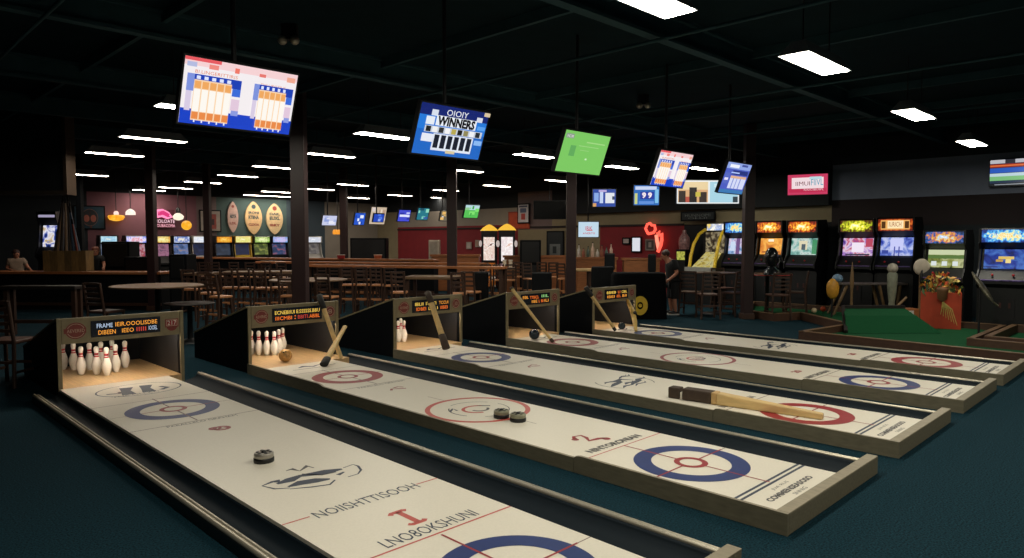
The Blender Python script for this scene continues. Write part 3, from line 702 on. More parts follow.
far_tv(370, 207, 386, 224.5, 24.5, 'c8b49c', R_(3, 7, ['e0d0b8', 'b89880', 'd8ccc8']), 'tan screen partly covered by a blue one at the back', rot='x', tilt=18)
far_tv(373.5, 214, 384, 222, 23, '2848b8', R_(4, 5, ['5078e0', '90a8f0']), 'small blue screen in front of the tan one at the back', rot='x', tilt=18)
far_tv(398, 210, 410.5, 221.5, 23, '4650d0', R_(5, 6, ['c8d0ff', '7078e8', '3038a8']) + [(.1, .9, .4, .6, 'e0e4ff')], 'violet blue tilted screen above the red back wall', rot='x', tilt=18)
far_tv(417, 208, 429, 220, 23, '2a7888', R_(6, 6, ['60b8b0', '205060', '90d8c0', '3858a0']), 'teal green tilted screen left of the slim maroon column', rot='x', tilt=18)
far_tv(463.5, 205, 480, 218, 22, '58c058', [(0, 1, .62, 1, 'b8d8e0'), (0, .3, .6, .8, '90c890')]+R_(7, 5, ['80e070', 'e8f8e0', '40a848']), 'bright green field screen right of the slim maroon column', rot='x', tilt=18)
far_tv(440, 211, 449, 221, 25, '706858', R_(8, 5, ['e8b868', 'd8d8e8', '403830']), 'dim screen half hidden behind the slim maroon column', rot='x', tilt=18)
far_tv(593, 189.5, 615.5, 206.5, 20, '2848a0', [(.05, .25, .3, .8, '88a8e0'), (.3, .45, .2, .85, 'c0d0f0'), (.55, .95, .2, .8, 'e0e4ea'), (.25, .6, .85, .97, 'b8a8d8'), (0, .15, 0, .2, 'd8a060'), (.85, .95, .4, .6, '304060')], 'blue and white screen on the dark soffit, left of the NINE NINE one', tilt=4, pole=False)
far_tv(634, 185.5, 659, 205, 20, '2868b8', [(.05, .9, .78, .95, 'c8d4f0'), (.03, .14, .05, .6, 'c8d080'), (.25, .8, .3, .68, '20389c'), ('t', '*9 9', .52, .5, .4, .3, 'f4e8ec'), (.84, .98, .1, .8, '80c0e8'), (.2, .8, .06, .2, '6090d8')], 'blue screen showing two big white nines on the dark soffit', tilt=4, pole=False)
far_tv(677, 180.5, 739, 203.5, 19.2, 'e8ecec', [(.02, .5, .05, .94, 'd8a878'), (.02, .5, .6, .94, 'e8d0a0'), (.03, .14, .05, .55, '302420'), (.2, .32, .05, .7, '201c1c'), (.36, .48, .05, .5, '382c28'), (.14, .2, .05, .3, 'b85040'), (.3, .38, .3, .5, 'c8b848'), (.53, .98, .05, .94, 'a8d4e4'), (.6, .8, .7, .85, 'd0ecf4'), (.9, .98, .05, .3, '304048')],
       'long white framed screen with crowd picture and pale blue half', tilt=0, pole=False)
far_tv(789, 174.5, 826, 194.5, 18.6, 'c83c60', [(.1, .9, .18, .85, 'f0dce0'), (.03, .97, .12, .3, 'c02c50'), ('t', 'IIMUI', .38, .55, .36, .2, '702838'), ('t', 'FIIVL', .74, .6, .3, .3, '2c9cb8'), ('t', 'RAICIBUIPL', .66, .24, .5, .09, 'f0c8d0'), (.55, .85, .75, .88, 'b8d8e0')], 'pink red screen with teal and white sign lettering on the wall', tilt=4, pole=False, rot=-PI/2+.25)
p = onx(1015, 172, 20.3); 
tv((20.3, p.y, p.z), -PI/2, 1.0, .62, '203048', [(0, 1, .86, 1, 'b8b8c0'), (.3, .5, .86, 1, '303038'), (0, 1, .7, .84, '8a2c20'), (0, .7, .74, .8, 'd86838'), (0, 1, .5, .68, '2858b8'), (0, 1, .36, .48, 'b8d0d8'), (0, 1, .2, .36, '78b878'), (0, 1, .0, .1, '181c20'), (.1, .9, .03, .06, '9098a0')], 'sports screen cut by the right edge of the picture', 0, pole=False)
far_tv(578.5, 222, 598.5, 237, 21, 'c0d8e8', [('t', 'IRK', .52, .58, .34, .26, 'c82840'), ('t', 'ANERTIII', .52, .25, .6, .12, 'c83850'), (.4, .7, .42, .48, 'd04858')], 'pale blue screen with red emblem right of the maroon column', tilt=4)
p = deep(550, 210, 24.5); tv(p, FACE, 1.12, .62, mat('screen_off', (10, 12, 14), .2), None, 'large switched off black screen left of the maroon column', math.radians(6), pole=True)
# ------------------------------------------------------------------ arcade cabinets
m_cab = mat('arcade_black', (9, 12, 15), .45, 0, .1, 6)
m_panel = mat('arcade_panel', (96, 78, 130), .4, 0, .8, 18)
m_btnr = mat('button_red', (190, 40, 40), .3); m_btny = mat('button_yellow', (210, 180, 60), .3); m_btnb = mat('button_blue', (60, 90, 190), .3)
def arcade(loc, rot, w_, h_, mq, sc, lab, body=m_cab, items_s=None, items_m=None, group='arcade cabinets along the wall', detail=True, fr=(.865, .985, .605, .80)):
    t = thing('arcade_cabinet', lab, 'arcade machine', loc, rot, group)
    a, b, c, d = [h_*v for v in fr]
    e = h_*.5
    poly = [(.02, 0), (.02, e*.86), (-.12, e*.94), (-.12, e), (.10, c-.03), (.16, c), (.24, d), (.05, a-.01), (.02, a), (.02, b), (.06, h_), (.62, h_), (.75, h_*.9), (.75, 0)]
    inner = MB(); inner.prism(poly, 'x', -w_/2+.03, w_/2-.03, body); inner.build('body', t)
    side = [(-.0, 0), (-.0, e*.84), (-.16, e*.92), (-.16, e+.03), (.0, c), (.10, d), (-.01, a-.02), (-.02, h_), (.64, h_+.02), (.78, h_*.9), (.78, 0)]
    for x in (-w_/2, w_/2-.03):
        MB().prism(side, 'x', x, x+.03, m_plastic if body is m_cab else body).build('side_panel', t)
    ww = w_-.1
    b1 = MB(); M = R90
    if isinstance(mq, tuple): mq = emgrad('backlit_'+mq[0], mq[1], mq[2], ww/2, (b-a)/2)
    b1.rect(-ww/2, ww/2, -(b-a)/2, (b-a)/2, .001, mq, M)
    if items_m: paint(b1, ww, b-a, items_m, M, .002)
    b1.build('marquee', t, loc=(0, .015, (a+b)/2))
    tl = math.atan2(.08, d-c); hh = math.hypot(.08, d-c)
    M = Matrix.Translation((0, .195, (c+d)/2)) @ Matrix.Rotation(-tl, 4, 'X') @ R90
    b2 = MB(); b2.rect(-ww/2+.02, ww/2-.02, -hh/2+.01, hh/2-.01, .006, sc, M)
    if items_s: paint(b2, ww-.04, hh-.02, items_s, M, .007)
    b2.build('screen', t)
    if detail:
        cp = MB(); M = Matrix.Translation((0, -.03, e+.02)) @ Matrix.Rotation(.3, 4, 'X')
        cp.box(-ww/2, ww/2, -.1, .12, 0, .02, m_panel, M); cp = cp.build('control_panel', t)
        for sx in (-.25, .16):
            j = MB().tube([M @ Vector((ww*sx, 0, .02)), M @ Vector((ww*sx, 0, .08))], .008, m_steel, 6); j.ell(tuple(M @ Vector((ww*sx, 0, .1))), (.025, .025, .025), m_btnr); j.build('joystick', cp)
            for k in range(3):
                bt = MB(); bt.lathe([(.02, .02), (.018, .032)], (m_btny, m_btnb, m_btnr)[k], 10, M=M @ Matrix.Translation((ww*sx+.1+.055*k, .03*(k % 2), 0))); bt.build('button', cp)
        cd_ = MB().box(-.17, .17, .005, .02, h_*.12, h_*.33, m_steel); cd_ = cd_.build('coin_door', t)
        s2 = MB()
        for sx in (-.08, .08): s2.box(sx-.02, sx+.02, -.002, .005, h_*.24, h_*.29, mat('slot_red', (70, 34, 30), .4))
        s2.build('coin_slot', cd_)
    return t
def cab_px(px, X, w_, h_, *a_, **k):
    p = onx(px, 240, X); return arcade((X, p.y, 0), -PI/2, w_, h_, *a_, **k)
XA = 19.55
_q = [0]
def fire(n, s=1.15):
    _q[0] += 1
    return ('%s_%d' % (n, _q[0]), {'y': ['401008', 'a83010', 'e08018', 'ffd040', 'fff8c8', 'ffffe8'], 'b': ['102870', '2868c0', '58b8e8', 'e8e8a0', 'f8b040', 'fff8d0'], 'g': ['401810', '706010', 'a8b820', 'f8e840', 'ffffb0', 'ffffe0'], 'o': ['702008', 'c84c18', 'f08830', 'ffc070', 'ffe8b8'], 'c': ['182850', '2860a8', 'c06838', 'e8c060', 'a0c8f0', 'fff8f0']}[n], s)
scr = lambda n, cols, s=.85, sc=5: emnoise('game_'+n, cols, s, sc)
cab_px(735, XA, .74, 2.47, fire('b'), scr('a', ['283878', '90b8e8', 'e8d8f0', '7058b0']), 'arcade cabinet with blue and yellow marquee left of the dark column', items_s=[(.4, .6, 0, 1, '6a4a80'), (.1, .35, .2, .8, 'c8d8f0')])
cab_px(768.5, XA, .80, 2.47, fire('y'), scr('b', ['b85c10', 'e08828', 'f8b850', 'd87818'], 1, 3), 'arcade cabinet with all orange screen right of the dark column', items_s=[(.35, .6, .8, .95, 'fff0d0'), (.1, .9, .1, .2, 'a85818')])
cab_px(801.5, XA, .87, 2.47, fire('y', 1.15), scr('c', ['286858', '88c0b8', 'd8e8e0', '407888']), 'arcade cabinet with fiery marquee and pale green screen', items_s=[(.8, .98, .05, .9, '2c8858'), (.3, .62, .3, .85, 'd8d0b0'), (.4, .55, .3, .65, '304858')])
cab_px(855.5, XA, .90, 2.47, fire('g'), scr('d', ['503890', 'b080d0', 'f0d8f0', 'd05070', '4060c8']), 'arcade cabinet with yellow marquee and pink white screen', items_s=[(.75, .98, .5, .98, 'b84860'), (.3, .7, .2, .75, 'f0e4f4'), (.1, .9, .02, .1, '303048')])
cab_px(894.5, XA, .90, 2.49, fire('o', .9), scr('e', ['2838a8', '7088e0', 'd0d8ff', '5060d0']), 'arcade cabinet with orange framed marquee and violet blue screen', items_s=[(.3, .7, .3, .95, 'c8ccf8'), (.42, .46, 0, .5, '5058a8'), (.56, .6, 0, .5, '5058a8'), (.05, .25, .1, .3, '38489c')],
       items_m=[(.08, .92, .1, .9, 'f0b060'), (.1, .22, .2, .8, '503010'), (.78, .9, .2, .8, '503010'), (.28, .74, .2, .85, 'ffe8b8'), ('t', 'IURICH', .5, .55, .36, .4, 'a04818')])
cab_px(944, 17.85, .84, 2.13, fire('c'), scr('f', ['384818', '98a048', 'd8dca0', '586828'], .7), 'lower arcade cabinet with green screen behind the orange box', items_s=[(0, 1, .72, 1, 'c8d0a8'), (0, 1, .5, .7, '58743c'), (.1, .25, .1, .35, 'd8e0e0'), (.4, .55, .1, .35, 'd8e0e0'), (.7, .85, .1, .35, 'd8e0e0')])
cab_px(1007, 17.3, .98, 2.16, fire('b', 1.2), scr('g', ['081038', '1838a0', '4878d0', '0c1848'], .8), 'arcade cabinet with dark blue screen at the right edge', items_s=[(.3, .62, .5, .64, 'd8b858'), (.45, .56, .3, .5, 'e8d080'), (.25, .4, .36, .48, 'b89040'), (.05, .3, .06, .14, '283880')], items_m=[('t', 'CINLIICN', .45, .5, .6, .4, 'fff4d0')])
# the far row along the back wall
m_cabw = mat('arcade_white', (180, 178, 172), .4, 0, .1, 6); m_caby = mat('arcade_yellow', (206, 170, 50), .4, 0, .1, 6)
mq2 = lambda k, cols, s=1.: ('far_%s' % k, cols, s)
far = [(109, 'c8e8f0 90c8e8 f8f8e0', '304870 b8c8e0', m_cab, 'far arcade cabinet with green blue marquee beside the dark mural'),
       (136.5, '8090f0 f0e8ff e890a0 f8f4ff', '303048 e8c0d0 c04048 8090d0', m_cab, 'far arcade cabinet with wide white violet marquee left of the dark column'),
       (162.5, 'e0a040 f8e890 fff8d0', '604058 c080a0 303050', m_cab, 'far arcade cabinet with yellow marquee under the neon sign'),
       (182, 'd8e0f0 3060c0 f0ece0 e8e0d0', '283050 7090d0 c8a070', m_cab, 'far arcade cabinet with blue and white panels right of the neon sign'),
       (201.5, 'f8f8f8 d8e0f0 ffffff', '181c30 283868', m_cabw, 'far white arcade cabinet under the framed poster'),
       (224.5, 'd07010 f8b838 ffe080', '202838 405068', m_cab, 'far arcade cabinet with orange marquee, left under the surfboards'),
       (243.5, 'f8f0a0 e8e070 fffce0', '141c38 20305c', m_caby, 'far bright yellow arcade cabinet under the middle surfboard'),
       (262.5, '70a030 e0f0a0 f8ffd0', '203020 687838 c8c868', m_cab, 'far arcade cabinet with green marquee under the surfboards'),
       (280.5, '70a8e0 d8c0f0 a0d0f8', '182848 405888 d87070', m_cab, 'far arcade cabinet with pale blue marquee left of the thick column'),
       (314, 'e8e8f0 c8d0e0 ffffff', '383840 a09890', m_cabw, 'far white arcade cabinet right of the thick column')]
for k, (px, a_, b2, bm, lab) in enumerate(far):
    p = ony(px, 240, 28.6); W2 = (.66 if px != 136.5 else .80) * (p-O).dot(FW)/27*.98
    arcade((p.x, 28.6, 0), -.12, W2, 2.09, mq2(k, a_.split(), .95), emnoise('far_game_%d' % k, b2.split(), .6, 5), lab, bm, detail=False, group='arcade row along the back wall', fr=(.875, .985, .62, .85))

# basketball game with yellow arms
p = onx(700, 240, 19.0)
t = thing('basketball_game', 'arcade basketball game with two bent yellow arms', 'arcade machine', (19.0, p.y, 0), -PI/2)
m_yel = mat('arm_yellow', (226, 190, 40), .4, 0, .06, 8)
MB().box(-.46, .46, .31, 1.1, 0, .95, m_cab).box(-.46, .46, 1.0, 1.1, .95, 2.3, m_cab).build('body', t)
b = MB(); M = Matrix.Translation((0, .94, 2.32)) @ R90; b.box(-.32, .32, .95, 1.1, 2.2, 2.44, m_cab); b.rect(-.3, .3, -.1, .1, .0, emnoise('bb_marquee', ['f0e8c0', 'fff8e0', '90a8d8', 'f0d060'], 1.1, 6), M); b.build('marquee', t)
for s_ in (-1, 1):
    MB().tube([(s_*.42, .12, 1.08), (s_*.43, .2, 1.4), (s_*.42, .36, 1.8), (s_*.38, .6, 2.1), (s_*.33, .9, 2.25)], .05, m_yel, 8).build('yellow_arm', t)
b = MB(); M = Matrix.Translation((0, .98, 1.82)) @ R90; b.rect(-.36, .36, -.3, .35, 0, emnoise('bb_back', ['181410', '504028', 'c8b890', '201c18'], .55, 6), M); b.build('backboard', t)
b = MB(); b.add([(-.38, .1, 1.05), (.38, .1, 1.05), (.27, .85, 1.55), (-.27, .85, 1.55)], [(0, 1, 2, 3)], emnoise('bb_ramp', ['a88820', 'e8d060', 'f8f0b0', '806010'], .55, 8)); b.build('ramp', t)
MB().box(-.46, .46, -.1, .12, .95, 1.1, mat('tray_grey', (150, 150, 146), .5)).box(-.46, .46, -.08, .3, 0, .95, m_cab).build('ball_tray', t)
b = MB(); b.ring(0, .8, .17, .2, 1.86, mat('hoop_orange', (210, 90, 40), .4), 24); b.build('hoop', t)

# claw machines with yellow canopies
def claw(px, X, w_, h_, lab, cols, low):
    p = onx(px, 240, X)
    t = thing('claw_machine', lab, 'arcade machine', (X, p.y, 0), FACE)
    a = w_/2
    MB().box(-a, a, -.0, .7, 0, h_*.42, m_cab).box(-a, -a+.08, 0, .7, h_*.42, h_*.84, m_cab).box(a-.08, a, 0, .7, h_*.42, h_*.84, m_cab).box(-a, a, .6, .7, h_*.42, h_*.84, m_cab).box(-a, a, -.02, .7, h_*.82, h_*.9, m_cab).build('cabinet', t)
    b = MB()
    for k in (-1, 0, 1) if w_ > 1 else (0, ):
        b.lathe([(.30 if k else .36, h_*.9), (.28, h_*.94), (.12, h_*.985), (.02, h_)], em('f8c040', 1.0), 14, c=(k*.34, .25, 0), sy=.8)
    b.build('canopy', t)
    g = MB(); M = Matrix.Translation((0, .05, h_*.62)) @ R90; g.rect(-a+.09, a-.09, -h_*.18, h_*.18, 0, emnoise('claw_'+lab[:6], cols, 1.0, 5), M); g.build('window', t)
    l = MB(); M = Matrix.Translation((0, -.005, h_*.22)) @ R90; l.rect(-a+.06, a-.06, -h_*.19, h_*.18, 0, low, M); l.build('lower_panel', t)
    for s_ in (-1, 1): MB().ell((s_*(a+.03), .0, h_*.70), (.06, .06, .13), em('e8d8d0', .6)).build('side_globe', t)
claw(489, 19.2, .62, 2.55, 'left claw machine with yellow canopy and orange toys', ['c04830', 'f0e8e0', 'e0c0b0', 'fff8f0', '602010'], emnoise('claw_low1', ['101014', 'd07020', '302018', 'e0d0c0'], .6, 6))
claw(507, 18.8, .62, 2.55, 'right claw machine with yellow canopy and pink white base', ['f8f0f0', 'e8d8d8', 'fffaf8', 'e0b8a8'], emnoise('claw_low2', ['f0b8c8', 'f8e8f0', 'e08898', 'fff0f4'], .9, 9))
p = onx(681, 240, 20.0)
t = thing('gumball_machine', 'narrow toy vending machine left of the basketball game', 'vending machine', (20.0, p.y, 0), -PI/2)
MB().box(-.16, .16, 0, .4, 0, 1.25, m_cab).build('stand', t)
b = MB(); M = Matrix.Translation((0, -.005, 1.5)) @ R90; b.rect(-.15, .15, -.22, .05, 0, emnoise('gum', ['708020', 'd8d860', '404818'], .7, 9), M); b.box(-.17, .17, .0, .4, 1.25, 1.62, m_cab); b.build('toy_window', t)
MB().lathe([(.16, 1.62), (.19, 1.8), (.17, 2.0), (.06, 2.15), (.05, 2.25)], mat('globe_pink', (150, 110, 110), .3, 0, .5, 20), 16, c=(0, .2, 0)).build('globe', t)
# ------------------------------------------------------------------ wall decor at the back
def onback(px, py, off=.06): return ony(px, py, Y1-off)
def frame_pic(px0, py0, px1, py1, fm, bg, items, lab, wall='back', off=.06, name='framed_picture', cat='picture', fw_=.05, D=None, rot=None):
    cx, cy = (px0+px1)/2, (py0+py1)/2
    if D: p = deep(cx, cy, D); r = FACE if rot is None else rot
    elif wall == 'back': p = ony(cx, cy, Y1-off); r = 0
    else: p = onx(cx, cy, X1-off); r = -PI/2
    Dp = (p-O).dot(FW)
    d = ray(cx, cy); d = Vector((d.x, d.y, 0)).normalized(); n = Vector((0, 1, 0)) if (wall == 'back' and not D) else (Vector((1, 0, 0)) if not D else d)
    co = max(.5, d.dot(n))
    w_ = (px1-px0)/F_PX*Dp/co*.95; h_ = (py1-py0)/F_PX*Dp
    t = thing(name, lab, cat, p, r)
    b = MB().box(-w_/2, w_/2, -.0, .03, -h_/2, h_/2, fm); b.build('frame', t)
    g = MB(); M = Matrix.Translation((0, -.004, 0)) @ R90
    g.rect(-w_/2+fw_, w_/2-fw_, -h_/2+fw_, h_/2-fw_, 0, bg, M)
    if items: paint(g, w_-2*fw_, h_-2*fw_, items, M, .001)
    g.build('print', t); return t
m_c = lambda n, c: mat('print_'+n, c, .6, 0, .15, 6)
m_mur = mat('mural_teal', (30, 66, 84), .7, 0, .3, 3)
t = frame_pic(75, 205.5, 104, 229.5, m_black, m_mur, [(.5, .58, 0, .4, m_c('mur1', (96, 52, 50))), (.15, .3, .1, .7, m_c('mur2', (70, 76, 74)))], 'dark teal mural panel with an oval face behind the hanging lamps')
p = ony(95.5, 215, Y1-.12); k = (p-O).dot(FW)/F_PX
b = MB(); M = Matrix.Translation((0, -.06, 0)) @ R90; b.disc(0, 0, 8.5*k, 0, m_c('oval', (34, 40, 46)), 30, M, .85); b.ring(0, 0, 8*k, 8.5*k, .002, m_c('ovalrim', (130, 90, 80)), 30, M, .85); b.disc(-3*k, -1*k, 3.6*k, .004, m_c('face1', (170, 92, 74)), 20, M, .7); b.disc(3*k, -1*k, 3.6*k, .004, m_c('face1', (170, 92, 74)), 20, M, .7); b.rect(-.6*k, .6*k, -6*k, 6*k, .006, m_c('nose', (60, 30, 28)), M)
b.build('oval_face', t)
frame_pic(200, 210, 221, 232, m_black, m_c('matte', (150, 140, 130)), [(.25, .8, .1, .85, m_c('pred', (140, 62, 54))), (.35, .7, .3, .6, m_c('pdk', (56, 36, 40)))], 'framed poster with a reddish picture beside the slim dark column')
m_sb = [mat('surf_pink', (206, 172, 160), .4, 0, .12, 8), mat('surf_tan', (226, 190, 140), .4, 0, .12, 8), mat('surf_cream', (224, 196, 150), .4, 0, .12, 8)]
sd = mat('surf_print', (52, 74, 80), .5); sr = mat('surf_red', (150, 66, 56), .5)
for k, (px, py, w_, h_, lab, words) in enumerate(((233, 217, 11, 31, 'narrow pinkish surfboard sign, leftmost of three on the green wall', ('', 'AIDTA', 'LDL')), (253.8, 218, 17.5, 33, 'middle tan surfboard sign on the green wall', ('IRONI', 'RTBNA', 'CLDOA')), (274.8, 219, 17.5, 31, 'right cream surfboard sign on the green wall', ('DAIL', 'EUXL', 'IBRY')))):
    p = ony(px, py, Y1-.075); s_ = (p-O).dot(FW)/F_PX; s2 = s_*1.0
    t = thing('surfboard', lab, 'surfboard', p, 0, 'surfboard signs')
    n = 28; poly = []
    for j in range(n):
        q = 2*PI*j/n; c, s3 = math.cos(q), math.sin(q)
        poly.append((w_*s2/2*abs(c)**1.45*(1 if c >= 0 else -1), h_*s_/2*s3))
    MB().prism(poly, 'y', 0, .07, m_sb[k]).build('board', t, bevel=.015)
    g = MB(); M = Matrix.Translation((0, -.002, 0)) @ R90
    for wd, yy, hh, mm in zip(words, (.16, .02, -.2), (.08, .11, .08), (sd, sd, sr)):
        if wd: MB().text('*'+wd, 0, yy*h_*s_, w_*s2*.62, hh*h_*s_, 0, mm, M).build('lettering', t)
    g.disc(0, .34*h_*s_, w_*s2*.13, 0, sr if k != 1 else sd, 12, M); g.rect(-w_*s2*.3, w_*s2*.3, .09*h_*s_, .1*h_*s_, 0, sd, M)
    g.build('painted_mark', t)
# neon signs
p = ony(165, 219, Y1-.2); s_ = (p-O).dot(FW)/F_PX
t = thing('neon_sign', 'pink and white neon sign with a bowl shape over two letter rows', 'neon sign', p, 0)
a = MB(); pts = [(-8, 8), (-3, 9), (3, 6), (6, 2), (2, 1), (-3, 3), (-7, 2), (-8, 5), (-8, 8)]
a.tube([(x*s_, -.03, y*s_) for x, y in pts], .05, em('ff8ab4', 1.3), 8); a.build('pink_tube', t)
a = MB(); a.tube([(x*s_, -.03, y*s_) for x, y in [(-6, 5), (-2, 6.5), (3, 3.5)]], .09, em('e83c80', .9), 8); a.build('magenta_tube', t)
a = MB(); M = Matrix.Translation((0, -.05, 0)) @ R90
a.text('IOLOATE', .5*s_, -2.2*s_, 17*s_, 3.4*s_, 0, em('ffd0dc', 1.2), M); a.text('OUBACOMA', .5*s_, -6.6*s_, 17*s_, 3.0*s_, 0, em('ffb4c4', 1.2), M); a.build('letter_tubes', t)
MB().box(-9*s_, 9.5*s_, .02, .08, -8.6*s_, 9.5*s_, mat('neon_back', (96, 44, 58), .6)).build('backing', t)
p = onx(654, 237, X1-.12); s_ = (p-O).dot(FW)/F_PX*1.06
t = thing('neon_sign', 'red neon sign with loop and flame on the red wall', 'neon sign', p, -PI/2)
rn = em('ff5a48', 1.5)
MB().tube([(x*s_, -.03, z*s_) for x, z in [(-6, 3), (-9, 8), (-7, 12), (-4, 13), (-2, 11), (1, 11), (2, 7), (0, 4), (-3, 3.5), (-6, 3)]], .05, rn, 8).build('loop_tube', t)
MB().tube([(x*s_, -.03, z*s_) for x, z in [(4, 3), (6, 5), (6, 1), (9, 3), (9, -3), (8, -8), (5, -14)]], .06, rn, 8).tube([(x*s_, -.03, z*s_) for x, z in [(3, 2), (4, -4), (6, -12)]], .06, em('ff8a70', 1.4), 8).build('flame_tube', t)
frame_pic(622, 237.5, 630, 244.5, m_black, m_c('doc', (170, 160, 158)), None, 'small white notice left of the bright white frame on the red wall', 'right')
frame_pic(631, 236.5, 641.5, 252.5, m_black, em('e4e6f0', .9), None, 'bright white lit panel on the red wall', 'right', name='lit_panel', cat='sign')
frame_pic(645, 239, 655, 250.5, m_c('frm', (120, 110, 104)), m_c('bw', (60, 60, 60)), [(.3, .7, .2, .8, m_c('bw2', (140, 140, 136)))], 'small framed photograph under the red neon loop', 'right')
frame_pic(546, 231, 564, 257, m_black, m_c('ph', (24, 34, 40)), [(.15, .85, .0, .5, m_c('ph2', (116, 122, 122))), (.35, .6, .1, .4, m_c('ph3', (40, 48, 50)))], 'dark photo poster on the tan wall left of the maroon column', 'right')
frame_pic(507.5, 211.5, 530, 229, m_c('orf', (150, 54, 24)), m_c('orb', (196, 74, 30)), None, 'orange board behind the white poster', 'right', off=.05, name='notice_board', cat='board')
frame_pic(517, 203.5, 529.5, 223.5, m_black, m_c('wp', (206, 206, 214)), [(.2, .8, .55, .8, m_c('wp1', (90, 104, 140))), (.3, .7, .15, .5, m_c('wp2', (184, 70, 66))), (.1, .9, .85, .95, m_c('wp3', (80, 84, 110)))], 'white poster with red figure above the orange board', 'right', off=.12, name='poster', cat='poster')
frame_pic(466, 242, 471.5, 249, m_c('pf', (160, 150, 140)), m_c('pp', (190, 180, 172)), None, 'small pale notice on the red wall right of the slim maroon column', 'right')
frame_pic(475, 240, 479, 247, m_c('pf', (160, 150, 140)), m_c('pp2', (170, 140, 120)), None, 'tiny notice on the red wall beside the claw machine', 'right')
t = frame_pic(680, 211, 715, 221, m_black, m_c('chalk', (30, 36, 40)), [('t', 'HUNNOMI', .5, .6, .8, .4, m_c('chalkw', (120, 126, 126))), ('t', 'OLLII', .5, .2, .6, .25, m_c('chalkw', (120, 126, 126)))], 'dark sign with grey lettering above the basketball game', 'right', off=.3, name='wall_sign', cat='sign')
# hanging lamps
def lamp(px, py, D, kind, lab):
    p = deep(px, py, D); s_ = D/F_PX
    t = thing('pendant_lamp', lab, 'lamp', p)
    if kind == 'dome': MB().lathe([(4.6*s_, -2.4*s_), (4.4*s_, .5*s_), (3.0*s_, 2.4*s_), (.8*s_, 3.6*s_), (.3*s_, 3.8*s_)], em('fff0e0', 1.1), 18).build('shade', t)
    elif kind == 'wide':
        MB().lathe([(2*s_, -4*s_), (6*s_, -2.8*s_), (7.6*s_, 0), (7*s_, 1.6*s_), (2*s_, 2.2*s_)], emnoise('amber_glass', ['e88818', 'ffb830', 'ffd870'], 1.1, 5), 20).build('shade', t)
        MB().ell((0, 0, 3.6*s_), (2.4*s_, 2.4*s_, 2.6*s_), em('ffdccc', 1.1)).build('upper_globe', t)
    elif kind == 'globe': MB().ell((0, 0, 0), (4.8*s_,)*3, emnoise('amber_glass2', ['e89818', 'ffb020', 'ffc850'], 1.0, 5), 18).build('shade', t)
    elif kind == 'cream':
        MB().lathe([(1.2*s_, -3.8*s_), (4.4*s_, -2.5*s_), (5.2*s_, .2*s_), (3.4*s_, 2.2*s_), (1.4*s_, 3.4*s_)], em('fff0d8', 1.1), 18).build('shade', t)
        MB().lathe([(2.2*s_, 3.5*s_), (2.2*s_, 7*s_), (1*s_, 9*s_)], m_plastic, 14).build('cap', t)
    else:
        for k in (-1, 0, 1): MB().lathe([(1.9*s_, -2.4*s_), (2.2*s_, 0), (1.2*s_, 2.4*s_)], em('ffa030', .9), 12, c=(k*3.2*s_, 0, 0)).build('shade', t)
    MB().tube([(0, 0, 2.3*s_), (0, 0, ZC-p.z)], .015, m_plastic, 6).build('cord', t)
lamp(116.3, 217, 27, 'wide', 'wide amber glass pendant lamp with white globe above'); lamp(130.5, 212.5, 27, 'dome', 'white dome pendant lamp right of the wide amber one')
lamp(178.3, 216.5, 27, 'cream', 'cream pendant lamp with black cap right of the neon sign'); lamp(186.5, 225.3, 26, 'globe', 'round orange globe lamp right of the cream lamp'); lamp(337.5, 232, 28, 'tri', 'small orange three part lamp left of the far slim maroon column')

# ------------------------------------------------------------------ counters and tables
m_front = mat('counter_front', (15, 17, 20), .7, 0, .1, 5, spec=.15)
def counter(px0, y0, px1, y1, z, lab, dep=.5, top=m_brown, front=m_front, panel=True, name='bar_counter', th=.07):
    a, b = onz(px0, y0, z), onz(px1, y1, z); d = b-a; ln = d.length; r = math.atan2(d.y, d.x)
    t = thing(name, lab, 'counter', (a.x, a.y, 0), r)
    MB().box(0, ln, -.04, dep, z-th, z, top).build('countertop', t, bevel=.012)
    if panel:
        MB().box(.03, ln-.03, .04, dep-.06, .0, z-th, front).build('front_panel', t)
        MB().box(0.02, ln-.02, .0, .04, .12, .2, m_dark).build('kick_rail', t)
    else:
        for x in (.08, ln-.08):
            for y in (.02, dep-.1): MB().box(x-.04, x+.04, y, y+.07, 0, z-th, m_dark).build('leg', t)
        MB().box(.1, ln-.1, .03, .07, .25, .32, m_dark).build('foot_rail', t)
    return t
m_top = mat('table_top', (112, 86, 62), .42, 0, .2, 6, stretch=(.6, 3, 3))
counter(-30, 271.5, 161, 272, 1.05, 'long dark counter with wooden top at far left carrying the crate', .7)
counter(186, 257, 434, 259.5, 1.27, 'farthest long wooden bar in front of the arcade row', .45)
counter(256, 261.2, 483, 263, 1.25, 'middle one of the three long wooden bars', .4, panel=False)
counter(306, 264.6, 503, 266.8, 1.22, 'front one of the three long wooden bars, behind the ladder back stools', .4, panel=False)
counter(222, 271.8, 292, 271.2, 1.05, 'long pale topped high table left of the thick column', .7, m_top, panel=False, name='high_table')
counter(184, 273, 210, 273, 1.05, 'short high table behind the tall chairs at left', .7, m_top, panel=False, name='high_table')
counter(404, 276.5, 456, 276.8, 1.05, 'dark high table behind the third cabinet with thin pale top', .8, m_top, panel=False, name='high_table')
counter(568, 269, 593, 269, 1.1, 'pale wooden stand with apron behind the dark chairs, right of the maroon column', .6, mat('stand_top', (190, 156, 106), .35), m_brown, name='wooden_stand', panel=False)
p = spot(580.5, 20.4); 
t = thing('booth_back', 'low orange brown wooden booth panel behind the pale stand', 'booth', (*spot(597, 23), 0), FACE)
MB().box(-.65, .65, 0, .5, 0, 1.28, m_brown).build('bench_body', t, bevel=.02); MB().box(-.7, .7, -.03, .53, 1.28, 1.36, m_brown).build('top_rail', t)
